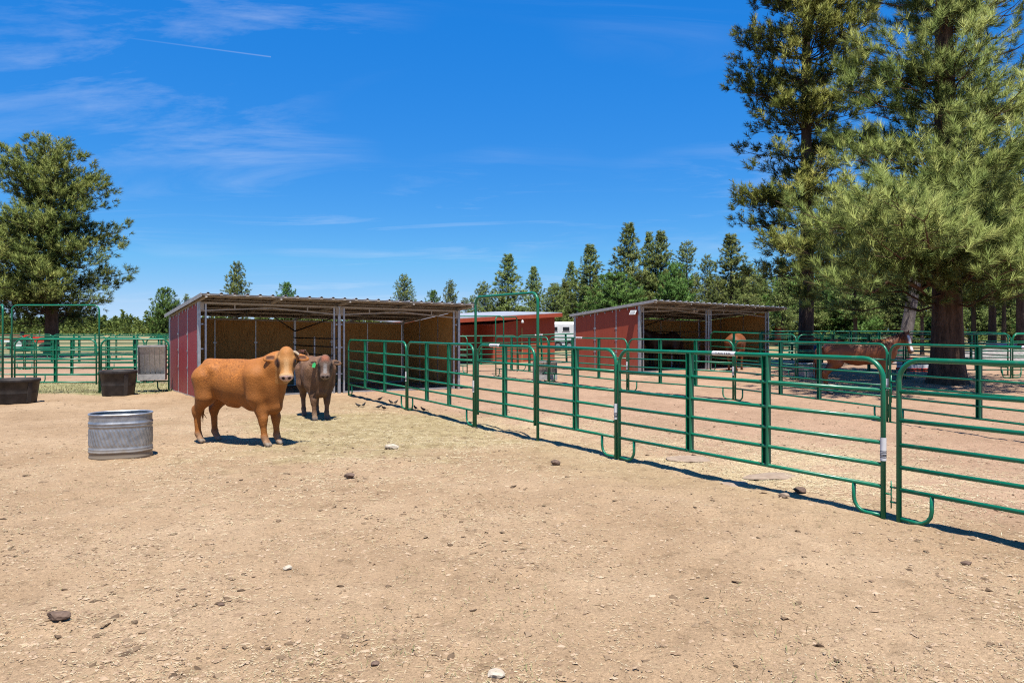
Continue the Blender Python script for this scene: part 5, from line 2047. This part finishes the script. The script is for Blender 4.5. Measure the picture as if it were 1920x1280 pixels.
# ------------------------------------------------------------------ birds feeding along the fence
def bird_mesh():
    b = MB()
    prof = [(-0.075, 0.004, 0.055), (-0.05, 0.024, 0.06), (0.0, 0.034, 0.068), (0.04, 0.027, 0.082), (0.055, 0.018, 0.098), (0.068, 0.021, 0.112), (0.085, 0.015, 0.115), (0.092, 0.004, 0.113)]
    b.tube([(x, 0, z) for x, _, z in prof], [r_ for _, r_, _ in prof], 10)
    b.add([(-0.06, -0.014, 0.062), (-0.06, 0.014, 0.062), (-0.15, 0.022, 0.05), (-0.15, -0.022, 0.05), (-0.06, -0.014, 0.055), (-0.06, 0.014, 0.055), (-0.15, 0.022, 0.045), (-0.15, -0.022, 0.045)],
          [(0, 1, 2, 3), (7, 6, 5, 4), (2, 6, 7, 3), (0, 3, 7, 4), (1, 5, 6, 2)])
    return b.mesh('body', M['feather'])


def bird_bits():
    beak = MB().tube([(0.088, 0, 0.113), (0.115, 0, 0.110)], [0.008, 0.001], 6).mesh('beak', M['dark_pipe'])
    legs = MB().tube([(0.0, 0.012, 0.045), (0.006, 0.014, 0.0)], 0.004, 4).mesh('leg', M['dark_pipe'])
    return beak, legs


bm0 = bird_mesh()
bk0, lg0 = bird_bits()
birds = [(712, 752, 0.4, 'blackbird nearest the shelter posts, under the first panel'), (733, 756, 2.6, 'blackbird under the middle of the first panel'), (742, 757, 0.9, 'blackbird just left of the first panel right foot'),
         (779, 769, 2.2, 'blackbird just right of the first junction of the near fence'), (794, 773, 2.7, 'rightmost blackbird beside the second panel'), (682, 762, 1.2, 'leftmost of two blackbirds on the hay in front of the fence'),
         (710, 766, 0.2, 'blackbird on the hay in front of the first panel'), (720, 768, 4.0, 'blackbird facing away on the hay below the first panel'), (672, 763, 3.2, 'farthest left blackbird near the brown calf')]
for px, py, rz, lab in birds:
    p = G(px, py)
    p.z = float(gz(p.x, p.y))
    t = thing('blackbird', lab, 'bird', p, rz, 'blackbirds feeding by the fence')
    t.scale = (0.8, 0.8, 0.8)
    obj('body', bm0, t)
    obj('beak', bk0, t)
    obj('leg', lg0, t)
    obj('leg', lg0, t, (0, -0.026, 0))


# ------------------------------------------------------------------ stones and litter on the ground
ICO_V = []
ph = (1 + 5 ** 0.5) / 2
for a, c_ in ((-1, ph), (1, ph), (-1, -ph), (1, -ph)):
    ICO_V.append((a, c_, 0))
for a, c_ in ((-1, ph), (1, ph), (-1, -ph), (1, -ph)):
    ICO_V.append((0, a, c_))
for a, c_ in ((ph, -1), (ph, 1), (-ph, -1), (-ph, 1)):
    ICO_V.append((a, 0, c_))
ICO_V = np.array(ICO_V) / math.sqrt(1 + ph * ph)
ICO_F = np.array([(0, 11, 5), (0, 5, 1), (0, 1, 7), (0, 7, 10), (0, 10, 11), (1, 5, 9), (5, 11, 4), (11, 10, 2), (10, 7, 6), (7, 1, 8), (3, 9, 4), (3, 4, 2), (3, 2, 6), (3, 6, 8), (3, 8, 9), (4, 9, 5), (2, 4, 11), (6, 2, 10), (8, 6, 7), (9, 8, 1)])


def stone(label, px, py, size, mat, seed, rz=0.0, sink=0.3):
    rg_ = np.random.default_rng(seed)
    V, Fc = ICO_V.copy(), ICO_F.copy()
    for _ in range(2):     # split every face in four
        mid, nv, nf = {}, list(map(tuple, V)), []

        def mp_(i, j):
            key = (min(i, j), max(i, j))
            if key not in mid:
                p = (np.array(nv[i]) + np.array(nv[j])) / 2
                mid[key] = len(nv)
                nv.append(tuple(p / np.linalg.norm(p)))
            return mid[key]
        for a, b_, c_ in Fc:
            ab, bc, ca_ = mp_(a, b_), mp_(b_, c_), mp_(c_, a)
            nf += [(a, ab, ca_), (b_, bc, ab), (c_, ca_, bc), (ab, bc, ca_)]
        V, Fc = np.array(nv), np.array(nf)
    for _ in range(9):       # chip flat facets
        d_ = rg_.normal(size=3)
        d_ /= np.linalg.norm(d_)
        lim = rg_.uniform(0.55, 0.85)
        ex = np.maximum(V @ d_ - lim, 0)
        V = V - ex[:, None] * d_
    V = V * (1 + rg_.normal(0, 0.03, (len(V), 1)))
    V = V * np.array(size)
    p = G(px, py)
    me = fast_mesh('stone', V, Fc, False)
    me.materials.append(M[mat])
    o = obj('stone', me, None, (p.x, p.y, float(gz(p.x, p.y)) + size[2] * (1 - sink)), rz)
    tag(o, label, 'stone', 'loose stones in the pen')
    return o


stone('dark brown flat stone in the lower left foreground', 110, 1166, (0.082, 0.045, 0.036), 'stone_brown', 1, 0.1)
stone('whitish stone in the middle left foreground', 540, 1067, (0.038, 0.028, 0.022), 'stone_white', 2, 0.4)
stone('pale stone on the hay right of the orange steer', 735, 838, (0.11, 0.08, 0.05), 'stone_white', 3, 0.2)
stone('pale flat stone at the bottom edge, centre', 928, 1270, (0.055, 0.045, 0.018), 'stone_white', 4, -0.6)
stone('brown clod-like stone right of the water tank', 655, 895, (0.075, 0.06, 0.04), 'stone_brown', 5, 0.3)
stone('small brown stone left of the bottom centre', 703, 1249, (0.024, 0.02, 0.015), 'stone_brown', 6)
stone('dark little stone up and right of the brown foreground stone', 414, 1134, (0.025, 0.018, 0.013), 'stone_brown', 7)
stone('brown lump by the foot of the near fence', 1041, 869, (0.07, 0.05, 0.045), 'stone_brown', 8)
stone('dark brown lump beyond the near panel right part', 1500, 924, (0.075, 0.05, 0.04), 'stone_brown', 9)
stone('tan lump just in front of the near panel shadow', 1470, 934, (0.06, 0.045, 0.035), 'slab', 10)
stone('dark lump in the right foreground dirt', 1812, 1053, (0.05, 0.03, 0.02), 'stone_brown', 12)
stone('long flat grey slab under the near panel', 1452, 893, (0.42, 0.26, 0.035), 'slab', 13, 0.3, 0.72)
stone('flat grey slab half buried under the near panel left part', 1292, 862, (0.34, 0.24, 0.03), 'slab', 14, 0.1, 0.75)
stone('flat tan slab crossed by the near panel shadow', 1372, 905, (0.26, 0.2, 0.028), 'slab', 15, 0.5, 0.75)


def scatter(n, rg_, dens, y0, y1):
    """points on the ground, more of them where they would be told apart"""
    out = []
    got = 0
    while got < n:
        y = y0 * (y1 / y0) ** rg_.uniform(0, 1, n)
        x = rg_.uniform(-0.78, 0.78, n) * y
        k = rg_.uniform(0, 1, n) < dens(x, y)
        out.append(np.stack([x[k], y[k]], 1))
        got += k.sum()
    return np.concatenate(out)[:n]


OCT_V = np.array([(1, 0, 0), (-1, 0, 0), (0, 1, 0), (0, -1, 0), (0, 0, 1), (0, 0, -1)], float)
OCT_F = np.array([(0, 2, 4), (2, 1, 4), (1, 3, 4), (3, 0, 4), (2, 0, 5), (1, 2, 5), (3, 1, 5), (0, 3, 5)])


def clods(name, label, n, seed, smin, smax, power, mat, y0, y1, flat=0.55, dens=lambda x, y: np.ones_like(x), SV=ICO_V, SF=ICO_F, jit=0.3):
    rg_ = np.random.default_rng(seed)
    P = scatter(n, rg_, dens, y0, y1)
    s_ = smin + (smax - smin) * rg_.uniform(0, 1, n) ** power
    V = SV[None] * (1 + rg_.normal(0, jit, (n, len(SV), 1))) * np.stack([s_ * rg_.uniform(0.8, 1.6, n), s_ * rg_.uniform(0.7, 1.1, n), s_ * flat], 1)[:, None, :]
    a = rg_.uniform(0, 6.28, n)
    ca_, sa_ = np.cos(a)[:, None], np.sin(a)[:, None]
    Xr = V[..., 0] * ca_ - V[..., 1] * sa_ + P[:, :1]
    Yr = V[..., 0] * sa_ + V[..., 1] * ca_ + P[:, 1:]
    Zr = V[..., 2] + (gz(P[:, 0], P[:, 1]) + s_ * flat * 0.15)[:, None]
    V = np.stack([Xr, Yr, Zr], -1).reshape(-1, 3)
    Fc = (SF[None] + len(SV) * np.arange(n)[:, None, None]).reshape(-1, 3)
    me = fast_mesh(name, V, Fc, False)
    a_ = me.attributes.new('tint', 'FLOAT', 'POINT')
    a_.data.foreach_set('value', np.repeat(rg_.uniform(0, 1, n), len(SV)).astype(np.float32))
    me.materials.append(M[mat])
    return tag(obj(name, me), label, 'ground litter', kind='stuff')


def tinted(name, stops, rough=0.9):
    m_ = Mat(name, rough, 0, 0.15)
    m_.color(m_.ramp(m_.attr('tint', 'Fac'), stops))
    M[name] = m_.m


tinted('clod_mat', [(0.0, (0.24, 0.16, 0.10)), (0.5, (0.37, 0.255, 0.16)), (1.0, (0.52, 0.385, 0.26))])
tinted('dung_mat', [(0.0, (0.085, 0.055, 0.033)), (0.4, (0.17, 0.115, 0.07)), (1.0, (0.30, 0.21, 0.13))])
tinted('straw_mat', [(0.0, (0.34, 0.26, 0.13)), (0.5, (0.56, 0.46, 0.27)), (1.0, (0.76, 0.66, 0.45))], 0.7)
tinted('sprig_mat', [(0.0, (0.12, 0.15, 0.05)), (0.5, (0.28, 0.28, 0.12)), (1.0, (0.45, 0.40, 0.22))], 0.7)


def open_soil(x, y):
    return 0.35 + 0.9 * ss((fbm(x * 0.8, y * 0.8, 31, 3) - 0.4) * 5)


clods('soil_clods', 'small crumbs of dry earth all over the pen', 42000, 1, 0.003, 0.020, 3.2, 'clod_mat', 3.3, 16, 0.42, jit=0.4, dens=open_soil, SV=OCT_V, SF=OCT_F)
clods('manure_bits', 'dark dry manure bits scattered over the ground', 5200, 2, 0.003, 0.028, 5.5, 'dung_mat', 3.3, 24, 0.38, jit=0.45,
      dens=lambda x, y: np.clip(open_soil(x, y) * (0.45 + 0.8 * np.exp(-((x + 1.5) / 3) ** 2 - ((y - 12) / 4) ** 2)), 0, 1))


def straw(name, label, n, seed, lmin, lmax, w, mat, y0, y1, dens, lift=0.0, tilt=0.12):
    rg_ = np.random.default_rng(seed)
    P = scatter(n, rg_, dens, y0, y1)
    L_ = rg_.uniform(lmin, lmax, n)
    a = rg_.uniform(0, 6.28, n)
    el = rg_.normal(0, tilt, n) if lift == 0 else rg_.uniform(0.3, 1.2, n)
    d_ = np.stack([np.cos(a) * np.cos(el), np.sin(a) * np.cos(el), np.sin(el)], 1)
    s_ = np.stack([-np.sin(a), np.cos(a), np.zeros(n)], 1) * (w * rg_.uniform(0.6, 1.3, n))[:, None]
    c_ = np.stack([P[:, 0], P[:, 1], gz(P[:, 0], P[:, 1]) + 0.006 + (np.abs(d_[:, 2]) * L_ / 2 if lift else 0)], 1)
    e_ = d_ * L_[:, None] / 2
    up_ = np.array([0, 0, 1.0]) * (w * 0.7)
    # three-sided straws: real thickness, they throw a small shadow
    V = np.stack([c_ - e_ - s_, c_ - e_ + s_, c_ - e_ + up_, c_ + e_ - s_, c_ + e_ + s_, c_ + e_ + up_], 1).reshape(-1, 3)
    q_ = np.array([(0, 1, 4, 3), (1, 2, 5, 4), (2, 0, 3, 5)])
    Fc = (q_[None] + 6 * np.arange(n)[:, None, None]).reshape(-1, 4)
    me = fast_mesh(name, V, Fc, False)
    a_ = me.attributes.new('tint', 'FLOAT', 'POINT')
    a_.data.foreach_set('value', np.repeat(rg_.uniform(0, 1, n), 6).astype(np.float32))
    me.materials.append(M[mat])
    return tag(obj(name, me), label, 'ground litter', kind='stuff')


straw('straw_litter', 'short dry straw bits scattered over the dirt', 30000, 5, 0.008, 0.030, 0.0013, 'straw_mat', 3.3, 13, lambda x, y: np.clip(open_soil(x, y), 0, 1))


def hay_dens(x, y):
    s_ = side_of_fence(x, y)
    a = np.exp(-((x - 3.2) / 2.4) ** 2 - ((y - 9.6) / 2.4) ** 2) * (s_ > 0.1)
    b_ = 0.8 * np.exp(-((x - 0.3) / 1.8) ** 2 - ((y - 13.5) / 2) ** 2) * (s_ > 0.1)
    c_ = 0.9 * np.exp(-((x + 2) / 3.0) ** 2 - ((y - 13.4) / 3.6) ** 2) * (s_ < 0.1)
    return np.clip((a + b_ + c_) * (0.3 + 1.6 * ss((fbm(x * 1.7, y * 1.7, 51, 3) - 0.38) * 5)), 0, 1)


straw('hay_litter', 'trodden pale hay strewn by the fence and round the cattle', 22000, 6, 0.02, 0.07, 0.0022, 'straw_mat', 6, 19, hay_dens, tilt=0.2)
straw('grass_sprigs', 'sparse short green grass sprigs in the foreground dirt', 900, 7, 0.02, 0.045, 0.0016, 'sprig_mat', 3.3, 9,
      lambda x, y: ss((fbm(x * 1.3 + 9, y * 1.3, 61, 3) - 0.58) * 9), lift=1)
straw('gate_grass', 'thin dry grass growing below the left gate', 6000, 8, 0.03, 0.08, 0.004, 'sprig_mat', 20.4, 25,
      lambda x, y: (x < -9.9) * np.clip(0.2 + 1.5 * (fbm(x, y, 71, 3) - 0.3), 0, 1), lift=1)


# ------------------------------------------------------------------ real-world reflectances: every base colour brought down together
ALBEDO = 0.75
for mt in bpy.data.materials:
    if not mt.use_nodes:
        continue
    t_ = mt.node_tree
    for nd_ in list(t_.nodes):
        if nd_.type == 'BSDF_PRINCIPLED':
            sk = nd_.inputs['Base Color']
        elif nd_.type == 'BSDF_TRANSLUCENT':
            sk = nd_.inputs['Color']
        else:
            continue
        if sk.is_linked:
            src = sk.links[0].from_socket
            mx_ = t_.nodes.new('ShaderNodeMixRGB')
            mx_.blend_type = 'MULTIPLY'
            mx_.inputs[0].default_value = 1.0
            mx_.inputs[2].default_value = (ALBEDO, ALBEDO, ALBEDO, 1)
            t_.links.new(src, mx_.inputs[1])
            t_.links.new(mx_.outputs[0], sk)
        else:
            c_ = sk.default_value
            sk.default_value = (c_[0] * ALBEDO, c_[1] * ALBEDO, c_[2] * ALBEDO, 1)
